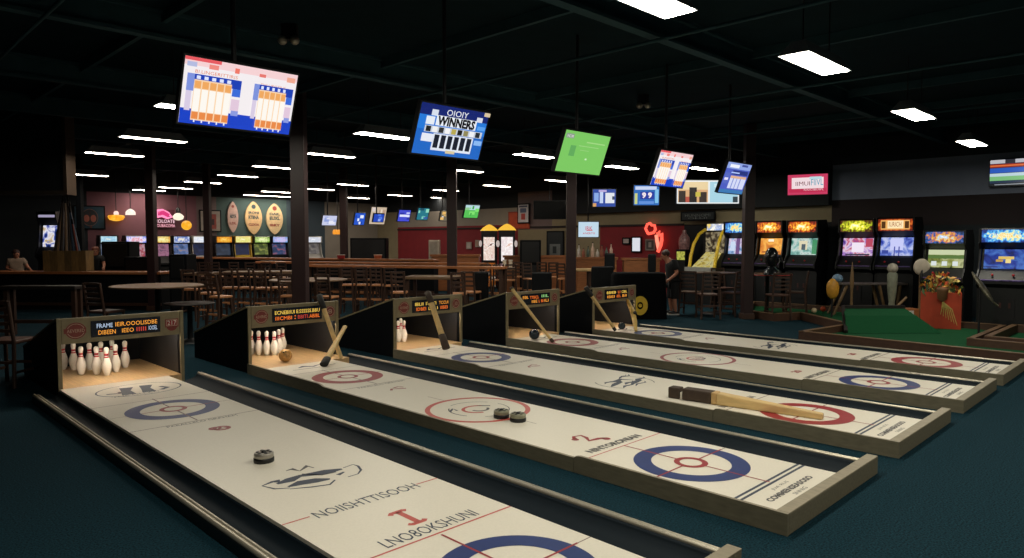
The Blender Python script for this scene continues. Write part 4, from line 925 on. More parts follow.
t = thing('booth_back', 'low wooden booth panel left of the claw machines', 'booth', (*spot(455, 26.5), 0), FACE)
MB().box(-.9, .9, 0, .5, 0, 1.30, m_brown).build('bench_body', t, bevel=.02); MB().box(-.95, .95, -.03, .53, 1.30, 1.38, m_brown).build('top_rail', t)
t = thing('booth_back', 'long low wooden partition under the switched off screen', 'booth', (*spot(535, 25), 0), FACE)
MB().box(-1.1, 1.1, 0, .12, 0, 1.30, m_brown).build('bench_body', t, bevel=.02); MB().box(-1.15, 1.15, -.03, .15, 1.30, 1.38, m_brown).build('top_rail', t)
t = thing('booth_back', 'low wooden partition along the red wall below the bright frame', 'booth', (*spot(642, 23.2), 0), FACE)
MB().box(-.6, .6, 0, .3, 0, 1.25, m_brown).build('bench_body', t, bevel=.02); MB().box(-.65, .65, -.03, .33, 1.25, 1.33, m_brown).build('top_rail', t)
def big_box(px0, px1, py0, D, lab, m=m_black, dep=.6, name='dark_cabinet'):
    x, y = spot((px0+px1)/2, D); w_ = (px1-px0)/F_PX*D; h_ = deep(500, py0, D).z
    t = thing(name, lab, 'cabinet', (x, y, 0), FACE)
    MB().box(-w_/2, w_/2, 0, dep, 0, h_, m).build('body', t, bevel=.02)
    dm = m_plastic if m is m_black else mat('cooler_door', (168, 160, 146), .4)
    MB().box(-w_/2+.06, w_/2-.06, -.012, 0, .1, h_*.55, dm).build('lower_door', t, bevel=.01); MB().box(-w_/2+.06, w_/2-.06, -.012, 0, h_*.6, h_-.06, dm).build('upper_door', t, bevel=.01)
big_box(101, 129, 241.5, 21, 'tall black cabinet behind the left counter under the lamps'); big_box(123, 150, 257, 20.3, 'low black cabinet left of the dark column at left')
big_box(168, 186, 254.5, 18.5, 'black cabinet right of the dark column at left'); big_box(350, 386, 238, 27.3, 'wide black machine below the tilted blue screens')
big_box(520, 541, 240, 24, 'black flat panel cabinet right of the claw machines')
big_box(428.5, 439, 240, 27.6, 'white cooler left of the slim maroon column', mat('cooler_white', (190, 182, 166), .5), name='drinks_cooler')
def round_table(px, D, r, z, lab, top=m_top):
    x, y = spot(px, D)
    t = thing('round_table', lab, 'table', (x, y, 0), FACE)
    MB().lathe([(r-.02, z-.032), (r, z-.024), (r, z-.008), (r-.015, z)], top, 40).build('tabletop', t)
    MB().lathe([(.05, .04), (.045, z-.06), (.12, z-.05)], m_plastic, 14).build('pedestal', t)
    MB().lathe([(.36, 0), (.36, .02), (.1, .05), (.05, .07)], m_plastic, 24).build('base', t)
round_table(156, 13.4, .82, 1.05, 'round high table with shining top behind the nearest cabinet')
round_table(308, 15.5, .84, 1.05, 'round high table with pale top behind the thick column')
round_table(188, 13.1, .44, .74, 'small low round table between the first two cabinets', mat('table_dim', (36, 29, 25), .5))
round_table(716, 18.2, .55, 1.08, 'round high table among the four chairs near the basketball game', m_dark)
x, y = spot(768, 17.9)
t = thing('round_table', 'high table with red edge right of the front dark column', 'table', (x, y, 0), FACE)
MB().lathe([(.58, 1.02), (.6, 1.03), (.6, 1.05), (.58, 1.06)], m_dark, 30).build('tabletop', t); MB().lathe([(.602, 1.03), (.606, 1.04), (.602, 1.05)], mat('edge_red', (190, 70, 66), .3), 30).build('edge_band', t)
MB().lathe([(.05, .04), (.045, 1.0), (.12, 1.02)], m_plastic, 14).build('pedestal', t); MB().lathe([(.34, 0), (.34, .02), (.05, .07)], m_plastic, 20).build('base', t)
x, y = spot(44, 11.6)
counter(0, 286, 76, 286, 1.0, 'narrow dark table in front of the left counter', .3, mat('table_dim', (36, 29, 25), .5), panel=False, name='high_table')
# black draped table with the yellow mark
x, y = spot(641, 16.9); 
t = thing('draped_table', 'high table under black cloth with round yellow mark', 'table', (x, y, 0), FACE)
hw = .62
b = MB(); n = 40; ring_t = []
def rr(k_, grow):
    q = 2*PI*k_/n; c, s3 = math.cos(q), math.sin(q)
    return ((hw+grow+.012*math.sin(k_*2.1)*grow*20)*(abs(c)**.35)*(1 if c > 0 else -1), .32+(.34+grow)*(abs(s3)**.35)*(1 if s3 > 0 else -1))
prof = [(.05, .0), (.045, .3), (.02, 1.05), (0, 1.10), (-.02, 1.12)]
vs = [(*rr(k_, g_), z) for g_, z in prof for k_ in range(n)]
b.add(vs, [(i_*n+k_, i_*n+(k_+1) % n, (i_+1)*n+(k_+1) % n, (i_+1)*n+k_) for i_ in range(len(prof)-1) for k_ in range(n)] + [tuple((len(prof)-1)*n+k_ for k_ in range(n))], mat('cloth_black', (8, 9, 11), .9, 0, .1, 12, spec=.08), True)
b.build('cloth', t)
g = MB(); M = Matrix.Translation((-.02, -.09, .34)) @ R90; my = mat('logo_yellow', (226, 186, 50), .6)
g.ring(0, 0, .09, .23, .003, my, 30, M, .8); g.ring(.0, .0, .0, .045, .003, my, 20, M, 1.0); g.rect(-.33, -.22, -.2, .22, .003, my, M); g.build('yellow_mark', t)

# ------------------------------------------------------------------ stools and chairs
def chair_proto(name, lab, cat, sw, sd_, zs, zt, m, ms, slats=4):
    t = thing(name, lab, cat)
    a, d = sw/2, sd_/2
    for sx in (-1, 1):
        MB().tube([(sx*(a-.0), -d-.02, 0), (sx*(a-.03), -d+.03, zs-.03)], .026, m, 6).build('leg', t)
        MB().tube([(sx*(a-.0), d+.05, 0), (sx*(a-.03), d-.01, zs), (sx*(a-.03), d+.07, zt)], .026, m, 6).build('leg', t)
    MB().box(-a, a, -d, d, zs-.035, zs+.012, ms).build('seat', t, bevel=.012)
    b = MB(); h = (zt-zs-.1)
    for k in range(slats):
        z = zs+.12+h*k/(slats-.4); y = d+.0+.07*(z-zs)/(zt-zs); b.box(-a+.04, a-.04, y-.012, y+.012, z, z+h/slats*.5, m)
    b.build('backrest', t)
    zr = zs*.42
    MB().box(-a+.01, a-.01, -d-.01, -d+.02, zr, zr+.035, ms).build('footrest', t); MB().box(-a+.01, a-.01, d+.0, d+.03, zr+.06, zr+.095, ms).build('stretcher', t)
    for sx in (-1, 1): MB().box(sx*(a-.02)-.012, sx*(a-.02)+.012, -d, d, zs*.3, zs*.3+.03, m).build('stretcher', t)
    return t
stool = chair_proto('bar_stool', 's', 'bar stool', .34, .34, .76, 1.22, m_dark, m_seat)
chair = chair_proto('dining_chair', 's', 'chair', .46, .44, .60, 1.13, m_dark, mat('seat_dark', (74, 46, 34), .5, 0, .15, 9), 5)
st_used = {'s': False, 'c': False}
def put(kind, px, D, turn, lab, group):
    src = stool if kind == 's' else chair
    x, y = spot(px, D)
    if not st_used[kind]:
        st_used[kind] = True; src.location = (x, y, 0); src.rotation_euler = (0, 0, FACE+turn); src['label'] = lab; src['group'] = group
    else: dup(src, (x, y, 0), FACE+turn, lab, group)
# back turned to the viewer: turn = pi
rows = [('s', 'ladder back stool, %s from left before the front long bar', 'stools before the front long bar', [(348, 18.3, PI), (362.5, 18.3, PI), (377, 18.2, PI), (391, 17.9, PI)]),
        ('s', 'far stool, %s from left, between the thick column and the long bars', 'stools between the long bars', [(323, 21.1, PI), (335.5, 21.0, PI), (348, 20.9, PI), (360, 20.8, PI), (372, 20.7, PI)]),
        ('s', 'ladder back stool, %s from the left of the three right of the long bars', 'stools right of the long bars', [(486, 20.4, PI), (498.5, 20.4, PI), (511, 20.4, PI)]),
        ('s', 'far stool, %s from left in the group left of the maroon column', 'stools left of the maroon column', [(518, 22.4, PI), (530, 21.2, .4), (541.5, 22.4, PI), (553, 22.2, PI), (564, 21.2, 2.6)]),
        ('s', 'stool, %s from left along the pale long table left of the thick column', 'stools at the pale long table', [(229, 17.2, PI), (246, 17.2, PI), (262, 17.0, PI), (278, 17.2, PI)]),
        ('s', 'tall stool, %s from the left in the cluster above the second cabinet slope', 'tall stools beside the second cabinet', [(191, 16.6, PI), (208, 15.4, PI), (219, 14.4, 2.7)]),
        ('s', 'stool, %s from the left of the dark row under the far bar at left', 'stools under the far bar', [(195, 22.5, PI), (206, 22.5, PI), (217, 22.4, PI), (236, 22.4, PI), (252, 22.2, PI), (268, 22, PI), (283, 21.9, PI)])]
for kind, lf, g, pts in rows:
    for k, (px, D, tr) in enumerate(pts): put(kind, px, D, tr, lf % ORD[k], g)
for kind, px, D, tr, lab in [('s', 399, 15.6, PI, 'dark ladder back stool left of the dark high table behind the third cabinet'), ('s', 458.5, 15.2, PI, 'brown ladder back stool behind the right corner of the third cabinet'), ('s', 471.5, 15.7, 2.8, 'ladder back stool at the right end of the dark high table'),
        ('c', 104, 13.0, 2.8, 'dark chair behind the nearest cabinet left of the round high table'), ('c', 6, 9.2, PI, 'dark chair left of the nearest cabinet cut by the picture edge'),
        ('c', 691, 17.9, PI-.5, 'high backed chair nearest the standing person'), ('c', 709, 17.1, PI, 'dark chair in front of the round high table near the basketball game'), ('c', 735, 17.7, PI+.5, 'chair left of the front dark column'), ('c', 724, 19.4, .3, 'chair behind the round high table near the basketball game'),
        ('c', 779, 16.9, PI, 'chair in front of the red edged table'), ('c', 797, 17.9, -2.0, 'chair right of the red edged table'), ('s', 327, 14.3, 2.9, 'dark stool behind the crossed sticks'), ('s', 288, 14.6, PI, 'dark stool just left of the thick column')]:
    put(kind, px, D, tr, lab, 'loose dark chairs')
def pad_chair(px, D, lab, w_=.5, zt=1.25, lo=.55):
    x, y = spot(px, D)
    t = thing('padded_chair', lab, 'chair', (x, y, 0), FACE)
    mp = mat('vinyl_black', (13, 15, 18), .5, 0, .1, 9, spec=.2)
    MB().box(-w_/2, w_/2, 0, .09, lo, zt, mp).build('backrest', t, bevel=.04)
    MB().box(-w_/2, w_/2, .06, .52, .56, .66, mp).build('seat', t, bevel=.03)
    for sx in (-1, 1):
        for yy in (.08, .48): MB().tube([(sx*w_*.44, yy, 0), (sx*w_*.4, yy, .58)], .018, m_plastic, 6).build('leg', t)
pad_chair(542, 17.4, 'black padded chair behind the fourth cabinet', .5, 1.12); pad_chair(603, 18.6, 'black padded chair left of the black draped table', .6, 1.22)
pad_chair(610, 21.5, 'far black chair back on the wooden booth', .32, 1.52, 1.0); pad_chair(652.5, 20.2, 'far black chair back right under the red neon sign', .24, 1.52, 1.0); pad_chair(481, 15.9, 'black padded chair right of the ladder back stools at the third cabinet', .34, 1.2)

# crate and long cues at the left counter
p = onz(66, 271.5, 1.05); 
a = spot(64.5, 19.5); D = 19.6
t = thing('wooden_crate', 'pale plank crate standing on the left counter', 'crate', (a[0], a[1]+.1, 1.05), FACE+.7*0)
cw, ch = 43/F_PX*D, .57
mcr = [mat('crate_plank%d' % k, c, .6, 0, .25, 8, stretch=(3, 3, .6)) for k, c in enumerate(((138, 110, 66), (120, 96, 58), (150, 120, 74), (108, 88, 56)))]
for k in range(6):
    x0 = -cw/2+cw*k/6
    MB().box(x0+.003, x0+cw/6-.003, 0, .02, 0, ch, mcr[k % 4]).build('front_plank', t)
MB().box(-cw/2, cw/2, .36, .38, 0, ch, mcr[1]).box(-cw/2, -cw/2+.02, .02, .36, 0, ch, mcr[0]).box(cw/2-.02, cw/2, .02, .36, 0, ch, mcr[0]).box(-cw/2, cw/2, .02, .36, 0, .02, mcr[1]).build('box_body', t)
cm = [mat('cue_dark', (52, 40, 34), .5), mat('cue_pale', (150, 120, 90), .4), mat('cue_red', (150, 70, 56), .4), mat('cue_blue', (60, 84, 110), .4)]
cr = Vector((a[0], a[1]+.1, 1.05)); Rz = Matrix.Rotation(FACE, 4, 'Z')
for k, (x0, x1, zt, m) in enumerate(((-.42, -.05, 1.9, 0), (-.33, -.1, 1.72, 1), (-.22, -.07, 1.93, 0), (-.1, 0, 1.98, 0), (.0, .0, 1.88, 1), (.1, .05, 1.94, 0), (.22, .05, 1.7, 3), (.32, .06, 1.8, 0), (.40, .16, 1.3, 2), (.45, .08, 1.62, 3))):
    p0 = cr + Rz @ Vector((x0, .1+.03*(k % 4), .03)); p1 = cr + Rz @ Vector((x1, .14+.02*(k % 4), zt*1.12))
    o = thing('wooden_cue', '%s long cue from the left in the bundle rising from the plank crate' % ORD[k], 'cue', p0, 0, 'cues in the plank crate')
    d = p1-p0
    MB().tube([(0, 0, 0), d*.6, d], [.04, .03, .018], cm[m], 8).build('shaft', o); MB().tube([d*.9, d*1.0], [.024, .022], m_black, 8).build('tip', o)
# tall lit machine behind the cues
x, y = spot(47, 24)
arcade((x, y, 0), FACE, .66, 2.9, em('b8b0d0', .7), emnoise('game_blue', ['101820', '3048a8', 'f0f0ff', 'c8a860', '8098e0'], .9, 3), 'tall lit game machine behind the cues at far left', detail=False, group='arcade row along the back wall', fr=(.93, .96, .58, .84))
# ------------------------------------------------------------------ mini golf
m_turf = mat('turf_green', (26, 78, 48), .95, 0, .25, 60, bump=.4, spec=.1)
m_turfd = mat('turf_border', (74, 50, 36), .55, 0, .2, 8, stretch=(1, 1, 3))
m_bt = mat('border_top', (112, 86, 62), .45, 0, .2, 8)
def golf(name, lab, poly, hb=.17, open_=()):
    cx = sum(p[0] for p in poly)/len(poly); cy = sum(p[1] for p in poly)/len(poly)
    t = thing(name, lab, 'mini golf green', (cx, cy, 0))
    pl = [(x-cx, y-cy) for x, y in poly]
    MB().prism(pl, 'z', 0, .05, m_turf).build('turf', t)
    n = len(pl)
    for k in range(n):
        if k in open_: continue
        a, b = Vector((*pl[k], 0)), Vector((*pl[(k+1) % n], 0)); d = (b-a); r = math.atan2(d.y, d.x); L = d.length
        M = Matrix.Translation(a) @ Matrix.Rotation(r, 4, 'Z')
        MB().box(-.04, L+.04, -.045, .045, 0, hb, m_turfd, M).box(-.04, L+.04, -.05, .05, hb, hb+.012, m_bt, M).build('border', t)
    return t
golf('golf_green', 'near green turf strip with low dark wooden border behind the farthest lane', [tuple(onz(802, 331.5, .17).xy), (13.0, 1.2), (14.4, 1.2), (14.45, 2.95), (17.25, 2.95), (17.3, 4.7), tuple(onz(872, 320.5, .17).xy)])
golf('golf_green', 'far green turf with angled wooden border in front of the arcade cabinets', [tuple(onz(846, 323, .17).xy), (17.6, 5.0), (18.9, 5.0), (19.0, 9.2), tuple(onz(748, 310.5, .17).xy), tuple(onz(774, 314, .17).xy), tuple(onz(801, 312.5, .17).xy)])
golf('golf_green', 'corner of a green turf box at the right picture edge', [(14.75, 2.75), (14.75, .6), (17.2, .6), (17.2, 2.75)], .2)
# raised turf ramp
A, B = onz(846, 333, .06), onz(942, 333, .06); u = (B-A).normalized(); v = Vector((-u.y, u.x, 0)); L = (B-A).length
t = thing('golf_ramp', 'raised green turf ramp with sloping sides and dark rim on the golf green', 'golf ramp', (A.x, A.y, .055), math.atan2(u.y, u.x))
top = [(.07*L, .32, .32), (.82*L, .32, .32), (.85*L, .85, .42), (.17*L, .85, .42)]
bot = [(0, 0, 0), (L, 0, 0), (L*1.0, .9, 0), (.17*L, .87, 0)]
MB().add(bot+top, [(0, 1, 5, 4), (1, 2, 6, 5), (2, 3, 7, 6), (3, 0, 4, 7), (4, 5, 6, 7), (3, 2, 1, 0)], m_turf).build('ramp_turf', t)
b = MB()
for i_, j in ((0, 7), (7, 6)):
    P = (bot+top); b.tube([Vector(P[i_])+Vector((0, 0, .03)), Vector(P[j])+Vector((0, 0, .03))], .045, mat('rim_dark', (34, 28, 26), .5), 4)
b.build('rim_board', t)
for k, (px, py, c, lab) in enumerate(((823, 311.5, (200, 80, 40), 'orange golf ball on the far green turf'), (814, 313, (220, 200, 160), 'pale golf ball near the border of the far green turf'), (822.5, 304.5, (180, 50, 40), 'red golf ball at the back of the far green turf'))):
    p = onz(px, py, .055); o = MB().ell((0, 0, .07), (.07, .07, .07), mat('golfball_%d' % k, c, .4), 16).build('golf_ball', loc=(p.x, p.y, .05)); tag(o, lab, 'golf ball')
# orange box with leafy top
x, y = spot(943, 14.7)
t = thing('planter_box', 'orange red box with colourful leafy heap on top behind the ramp', 'planter', (x, y, .05), -(YAW+.55))
m_ob = mat('box_orange', (190, 66, 34), .6, 0, .12, 5)
MB().prism([(-.37, .76), (.37, .76), (.37, 0), (-.37, 0)], 'y', 0, .5, m_ob).build('box_body', t, bevel=.012)
rnd = random.Random(5)
lm = [mat('leaf_%d' % k, c, .5, 0, .2, 20) for k, c in enumerate(((206, 150, 50), (190, 80, 40), (110, 130, 60), (214, 190, 110), (150, 40, 36), (70, 100, 60)))]
hp = MB()
for k in range(130):
    a_ = rnd.random()*PI; r_ = rnd.random()**.5
    c = Vector((math.cos(a_)*r_*.38, .2+rnd.uniform(-.22, .2), .77+math.sin(a_)*r_*.38)); s_ = rnd.uniform(.06, .1)
    Mx = Matrix.Translation(c) @ Euler((rnd.random()*3, rnd.random()*3, rnd.random()*3)).to_matrix().to_4x4()
    hp.add([(-s_, 0, 0), (0, -s_*.45, .01), (s_*1.2, 0, 0), (0, s_*.45, .01)], [(0, 1, 2, 3)], rnd.choice(lm), False, Mx)
hp.ell((0, .25, .76), (.24, .16, .14), lm[5], 14)
hp.build('leaf_heap', t)
MB().lathe([(.03, -.28), (.09, -.22), (.1, -.05), (.11, 0), (.085, .01)], mat('pot_brown', (120, 84, 54), .6, 0, .15, 12), 14, c=(.02, -.1, .86)).build('hanging_pot', t)
b = MB()
for q in range(7): b.tube([(.03, -.1, .58), (.02+.03*q, -.05-.01*(q % 2), .42), (.0+.05*q, -.03, .30-.035*q)], [.012, .01, .006], lm[3], 5)
b.build('trailing_vine', t)
# leaning metallic figure right of the box
p = deep(972, 272, 13.6); p2 = deep(993, 302, 13.3)
t = thing('ornament_sculpture', 'slanting mottled silver fish shaped ornament right of the orange box', 'ornament', p2)
d = p-p2; ms_ = mat('fish_silver', (104, 100, 84), .35, .4, .5, 14)
MB().tube([(0, 0, 0), d*.12, d*.35, d*.6, d*.85, d], [.02, .05, .075, .07, .05, .02], ms_, 12, flat=.6).build('fish_body', t)
MB().tube([d*.05, d*.0+Vector((.06, -.06, -.07))], [.02, .06], ms_, 8, flat=.3).build('tail_fin', t)
b = MB(); b.tube([d*.6, Vector((d.x*.6, d.y*.6, -p2.z+.0))], .02, m_steel, 6); b.build('stand_pole', t)
# trestle table with splayed legs, and small carved things
p = onz(861, 283.5, .72); x, y = p.x, p.y
x, y = spot(862, 17.6)
t = thing('trestle_table', 'long narrow wooden table on splayed legs before the arcade cabinets', 'table', (x, y, .0), FACE)
mt = mat('trestle_wood', (124, 98, 66), .5, 0, .2, 9)
zt = deep(862, 283, 17.6).z
MB().box(-.55, 1.1, -.15, .3, zt-.05, zt, mat('trestle_top', (96, 88, 84), .4)).build('tabletop', t, bevel=.01)
for x0, x1 in ((-.38, -.72), (.42, .62), (.95, .85)):
    for yy in (-.08, .24): MB().tube([(x0, yy, zt-.05), (x1, yy, 0)], [.045, .03], mt, 6).build('leg', t)
x, y = spot(853, 17.0)
t = thing('carved_post', 'slim carved wooden post with pointed top beside the trestle table', 'post', (x, y, .0), FACE)
z1 = deep(853, 262, 17.0).z
MB().tube([(0, 0, .04), (0, 0, z1*.5), (.0, 0, z1*.62), (0, 0, z1*.8), (0, 0, z1)], [.03, .03, .05, .035, .008], mt, 8).build('post_shaft', t); MB().box(-.12, .12, -.12, .12, .0, .05, mt).build('foot', t)
x, y = spot(834, 16.9); zc = deep(831, 289, 16.9).z
t = thing('carved_mask', 'big yellow oval carved shell standing left of the trestle table', 'ornament', (x, y, 0), FACE)
MB().ell((0, 0, zc), (.15, .12, .25), mat('mask_yellow', (206, 148, 48), .5, 0, .2, 9), 20).build('shell', t)
MB().tube([(0, .03, 0), (0, .03, zc)], .025, m_steel, 6).build('stand', t)
MB().ell((.12, .02, zc+.25), (.12, .11, .11), mat('mask_blue', (110, 142, 170), .4, 0, .3, 14), 16).build('blue_ball', t)
x, y = spot(893.5, 16.4); z1 = deep(893, 263, 16.4).z
t = thing('totem_statue', 'grey green carved totem figure with round head near the lamp shade', 'statue', (x, y, 0), FACE)
mg_ = mat('totem_grey', (120, 124, 106), .6, 0, .25, 9)
MB().lathe([(.17, 0), (.17, .06), (.06, .12), (.07, z1*.35), (.10, z1*.55), (.115, z1*.8), (.08, z1*.84)], mg_, 16).build('totem_body', t)
MB().ell((0, 0, z1*.91), (.12, .11, .12), mat('totem_head', (170, 164, 150), .5, 0, .3, 14), 16).build('head', t)
x, y = spot(922.5, 15.9); zc = deep(920, 267, 15.9).z
t = thing('disc_lamp', 'pale round disc on a stem right of the totem figure', 'ornament', (x, y, 0), FACE)
MB().ell((0, 0, zc), (.19, .05, .19), mat('disc_pale', (176, 166, 150), .6, 0, .1, 9), 24).build('disc', t)
MB().tube([(0, .03, .0), (0, .03, zc-.1)], .03, mt, 8).build('stem', t); MB().lathe([(.18, 0), (.18, .03), (.05, .05)], m_steel, 18).build('base', t)
x, y = spot(905, 15.8)
t = thing('wooden_box', 'low brown wooden box with small white sign behind the ramp', 'box', (x, y, .0), FACE)
MB().box(-.35, .38, 0, .35, 0, .36, m_brown).build('box_body', t, bevel=.015); g = MB(); M = Matrix.Translation((.12, -.004, .26)) @ R90; g.rect(-.13, .13, -.06, .06, 0, m_pin, M); g.text('2 BS', 0, 0, .18, .07, .001, m_plastic, M); g.build('white_sign', t)
MB().tube([(-.5, -.1, .1), (.1, .05, .62)], .03, mt, 6).build('leaning_rod', t)
x, y = spot(772, 17.4); 
t = thing('joystick_console', 'shiny black gun shaped controller on the red edged table', 'controller', (x, y, 1.06), FACE)
ms2 = mat('console_black', (24, 27, 30), .2, 0, .1, 9)
MB().lathe([(.2, 0), (.18, .1), (.1, .16), (.08, .2)], ms2, 16).build('base', t); MB().ell((0, 0, .42), (.17, .16, .26), ms2, 18).build('grip_body', t)
MB().tube([(.05, 0, .5), (.22, -.03, .44), (.25, -.03, .3)], .035, ms2, 8).build('handle', t)
# small things standing on bars
for k, (px, py, D, c, lab) in enumerate(((504.5, 264, 22.8, (230, 214, 190), 'left pale glass on the far high table right of the long bars'), (510.5, 264, 22.8, (230, 214, 190), 'right pale glass on the far high table right of the long bars'), (378, 254.5, 22.5, (180, 96, 60), 'orange tub on the farthest long bar below the tilted screens'), (341, 255, 25.5, (190, 60, 60), 'red cup on the farthest long bar near the far slim column'))):
    z = 1.27 if k > 1 else 1.1
    p = onz(px, 267.2 if k < 2 else 258.6, z)
    o = thing('drinking_glass' if k < 2 else 'plastic_tub', lab, 'cup', (p.x, p.y, z), 0)
    MB().lathe([(.05, 0), (.06, .2)] if k < 2 else [(.12, 0), (.14, .12)], mat('cup_%d' % k, c, .3), 14).build('cup_body', o); MB().lathe([(.062, .2), (.066, .22)] if k < 2 else [(.142, .12), (.15, .14)], mat('cup_rim', (240, 234, 224), .3), 14).build('rim', o)
counter(496, 268, 516, 268, 1.1, 'far small high table carrying two pale glasses', .6, m_top, panel=False, name='high_table')

m_bot = [mat('bottle_%d' % k, c, .3, 0, .15, 14) for k, c in enumerate(((206, 200, 190), (150, 90, 70), (70, 90, 80), (220, 190, 170)))]
for k in range(8):
    bx, by = spot(579+4.6*k, 23.2); hb_ = (.42, .3, .36, .5, .28, .4, .34, .45)[k]
    t = thing('bottle', 'bottle, %s from the left on the booth panel below the red emblem screen' % ORD[k], 'bottle', (bx, by, 1.36), 0, 'bottles under the red emblem screen')
    MB().lathe([(.05, 0), (.055, .02), (.055, hb_*.55), (.02, hb_*.75), (.018, hb_*.93)], m_bot[k % 4], 12).build('glass_body', t)
    MB().lathe([(.022, hb_*.93), (.022, hb_)], m_plastic, 10).build('cap', t)

# ------------------------------------------------------------------ people
def skin(name, verts, edges, radii, m, parent, sub=2, root=0):
    me = bpy.data.meshes.new(name); me.from_pydata(verts, edges, []); me.update()
    o = bpy.data.objects.new(name, me); COL.objects.link(o)
    o.modifiers.new('skin', 'SKIN'); sv = me.skin_vertices[0].data if me.skin_vertices else None
    if sv is None:
        # the layer comes with the modifier only through an operator, so add it by bmesh
        import bmesh
        bm = bmesh.new(); bm.from_mesh(me); bm.verts.layers.skin.verify(); bm.to_mesh(me); bm.free(); sv = me.skin_vertices[0].data
    for k, r in enumerate(radii):
        sv[k].radius = (r, r) if not isinstance(r, tuple) else r; sv[k].use_root = (k == root)
    s_ = o.modifiers.new('smooth', 'SUBSURF'); s_.levels = sub; s_.render_levels = sub
    bpy.context.view_layer.update()
    dg = bpy.context.evaluated_depsgraph_get()
    m2 = bpy.data.meshes.new_from_object(o.evaluated_get(dg)); o.modifiers.clear(); o.data = m2
    m2.materials.clear(); m2.materials.append(m)
    for p in m2.polygons: p.use_smooth = True; p.material_index = 0
    o.parent = parent; return o
def limb_chain(V, E, Rr, start, pts, rad):
    last = start
    for p, r in zip(pts, rad):
        V.append(p); Rr.append(r); E.append((last, len(V)-1)); last = len(V)-1
    return last
def hand(V, E, Rr, wrist, d, side, curl=.5):
    """palm and five bent fingers beyond the wrist vertex; d hand direction, side thumb side"""
    d = Vector(d).normalized(); s_ = Vector(side).normalized(); nrm = d.cross(s_)
    w0 = Vector(V[wrist])
    pm = limb_chain(V, E, Rr, wrist, [tuple(w0+d*.05)], [(.036, .02)])
    for k, (o, ln) in enumerate(((.028, .070), (.010, .080), (-.010, .074), (-.028, .058))):
        a = w0+d*.085+s_*o; b = a+(d*.8+nrm*curl).normalized()*ln*.55; c = b+(d*.4+nrm*(curl+.4)).normalized()*ln*.45
        limb_chain(V, E, Rr, pm, [tuple(a), tuple(b), tuple(c)], [.010, .009, .008])
    a = w0+d*.035+s_*.042; limb_chain(V, E, Rr, pm, [tuple(a), tuple(a+d*.035+s_*.012)], [.011, .009])
m_skin = mat('skin_tone', (176, 118, 92), .55, 0, .06, 9); m_hair1 = mat('hair_dark', (58, 34, 26), .6, 0, .2, 30); m_shirt = mat('shirt_black', (15, 17, 20), .8, 0, .1, 12); m_short = mat('shorts_black', (12, 14, 17), .8, 0, .1, 12)
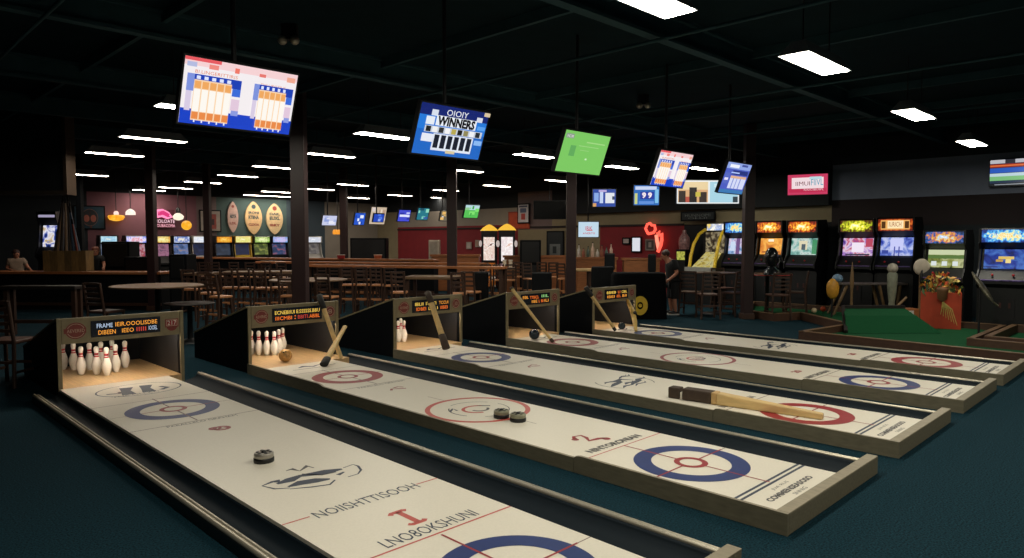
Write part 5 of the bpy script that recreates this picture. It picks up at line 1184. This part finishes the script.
def person(loc, rot, lab, J, hairm, shirtm, pantm, long_pants=False, k=1.0):
    t = thing('person', lab, 'person', loc, rot)
    V, E, Rr = [], [], []
    def add(p, r): V.append(tuple(p)); Rr.append(r); return len(V)-1
    pel = add(J['pelvis'], (.15, .11)); 
    sp = limb_chain(V, E, Rr, pel, [J['waist'], J['chest']], [(.14, .10), (.17, .12)])
    nb = limb_chain(V, E, Rr, sp, [J['neck']], [.062])
    hd = limb_chain(V, E, Rr, nb, [J['jaw'], J['skull'], J['crown']], [(.066, .08), (.083, .098), (.06, .07)])
    for s_ in 'LR':
        w_ = limb_chain(V, E, Rr, sp, [J['sh'+s_], J['el'+s_], J['wr'+s_]], [.062, .046, .031])
        hand(V, E, Rr, w_, Vector(J['wr'+s_])-Vector(J['el'+s_]), J['thumb'+s_])
        limb_chain(V, E, Rr, pel, [J['hip'+s_], J['kn'+s_], J['an'+s_], J['toe'+s_]], [.09, .06, .042, .035])
    skin('body', V, E, Rr, m_skin, t)
    # face
    up = (Vector(J['crown'])-Vector(J['jaw'])).normalized(); f = Vector(J['face']).normalized(); s3 = up.cross(f)
    c = Vector(J['skull'])
    fm = MB()
    for q in (-1, 1):
        fm.ell(tuple(c+f*.088+s3*q*.032-up*.01), (.012, .012, .009), m_plastic, 10); fm.ell(tuple(c+s3*q*.083-up*.02), (.016, .018, .028), m_skin, 10)
    fm.ell(tuple(c+f*.103-up*.035), (.014, .016, .022), m_skin, 10); fm.ell(tuple(c+f*.082-up*.075), (.024, .014, .007), mat('lip', (140, 70, 64), .5), 10)
    fm.build('face_features', t)
    hb = MB(); hb.ell(tuple(c+up*.03-f*.025), (.098, .105, .10), hairm, 18)
    if J.get('long'): hb.ell(tuple(c-up*.05-f*.06), (.095, .07, .13), hairm, 16)
    hb.build('hair', t)
    V, E, Rr = [], [], []
    a = add(Vector(J['pelvis'])+Vector((0, 0, -.04)), (.19, .155)); b2 = limb_chain(V, E, Rr, a, [J['waist'], J['chest']], [(.19, .15), (.212, .165)])
    limb_chain(V, E, Rr, b2, [tuple(Vector(J['chest']).lerp(Vector(J['neck']), .6))], [.10])
    for s_ in 'LR': limb_chain(V, E, Rr, b2, [J['sh'+s_], tuple(Vector(J['sh'+s_]).lerp(Vector(J['el'+s_]), .75))], [.105, .085])
    skin('shirt', V, E, Rr, shirtm, t)
    V, E, Rr = [], [], []
    a = add(Vector(J['pelvis'])-Vector((0, 0, .02)), (.168, .128))
    for s_ in 'LR':
        h, kk, an = [Vector(J[q+s_]) for q in ('hip', 'kn', 'an')]
        limb_chain(V, E, Rr, a, [h, kk] + ([h.lerp(kk, 1)*0+kk.lerp(an, .9)] if long_pants else [kk.lerp(an, .12)]), [.115, .09] + ([.065] if long_pants else [.088]))
    skin('trousers' if long_pants else 'shorts', V, E, Rr, pantm, t)
    for s_ in 'LR':
        an, to = Vector(J['an'+s_]), Vector(J['toe'+s_]); d = (to-an); d.z = 0; d.normalize()
        M = Matrix.Translation((an.x, an.y, min(an.z, to.z)-.035)) @ Matrix.Rotation(math.atan2(d.y, d.x), 4, 'Z')
        sh = MB(); sh.box(-.07, .19, -.045, .045, 0, .03, m_pin, M); sh.ell((.05, 0, .055), (.13, .046, .05), m_plastic, 14, M); sh.build('shoe', t)
    t.scale = (k*1.1, k*1.1, k)
    return t
# standing person: local +x is picture right, +y away; looks left and down
x, y = spot(671, 17.9)
J = dict(pelvis=(.06, 0, .86), waist=(.05, 0, 1.02), chest=(.0, 0, 1.25), neck=(-.07, 0, 1.42), jaw=(-.12, 0, 1.46), skull=(-.14, 0, 1.54), crown=(-.14, 0, 1.62), face=(-1, -.15, -.35),
         shL=(.02, .18, 1.34), elL=(-.02, .22, 1.08), wrL=(-.16, .16, .90), thumbL=(-1, 0, .3), shR=(.03, -.18, 1.34), elR=(.10, -.22, 1.08), wrR=(-.09, -.25, .92), thumbR=(-1, 0, .3),
         hipL=(.06, .1, .82), knL=(.02, .11, .46), anL=(.06, .12, .08), toeL=(-.10, .12, .05), hipR=(.08, -.1, .82), knR=(.06, -.11, .46), anR=(.1, -.12, .08), toeR=(-.06, -.14, .05))
person((x, y, 0), FACE, 'standing person in black shirt and shorts looking down beside the black draped table', J, m_hair1, m_shirt, m_short)
# seated woman behind the left counter
x, y = spot(95, 20.9)
J2 = dict(pelvis=(0, 0, .78), waist=(0, 0, .94), chest=(.0, 0, 1.16), neck=(.0, 0, 1.33), jaw=(.01, -.02, 1.40), skull=(.01, -.01, 1.49), crown=(.01, 0, 1.57), face=(.5, -.8, -.2), long=1,
          shL=(-.17, .0, 1.26), elL=(-.22, -.06, 1.02), wrL=(-.08, -.26, .98), thumbL=(1, 0, 0), shR=(.17, .0, 1.26), elR=(.27, -.06, 1.06), wrR=(.36, -.24, .98), thumbR=(-1, 0, 0),
          hipL=(-.1, 0, .76), knL=(-.12, -.38, .74), anL=(-.12, -.40, .33), toeL=(-.12, -.54, .30), hipR=(.1, 0, .76), knR=(.12, -.38, .74), anR=(.12, -.40, .33), toeR=(.12, -.54, .30))
pp = person((x, y, .16), FACE, 'seated person with reddish hair and black top behind the left counter beside the crate', J2, mat('hair_red', (112, 58, 38), .6, 0, .25, 30), m_shirt, m_short, True, .97)
put('s', 95, 21.05, PI*0, 'stool carrying the seated person with reddish hair', 'stool behind the left counter')
x, y = spot(15.5, 20.9)
J3 = dict(J2); J3['long'] = 0; J3['face'] = (.6, -.7, -.2)
person((x, y, .1), FACE+.5, 'dim seated person with pale shirt at the far left picture edge', J3, m_hair1, mat('shirt_pale', (150, 130, 112), .8, 0, .2, 6), m_short, True, .95)
put('s', 15.5, 21.05, .5, 'stool carrying the dim seated person at far left', 'stool behind the left counter')
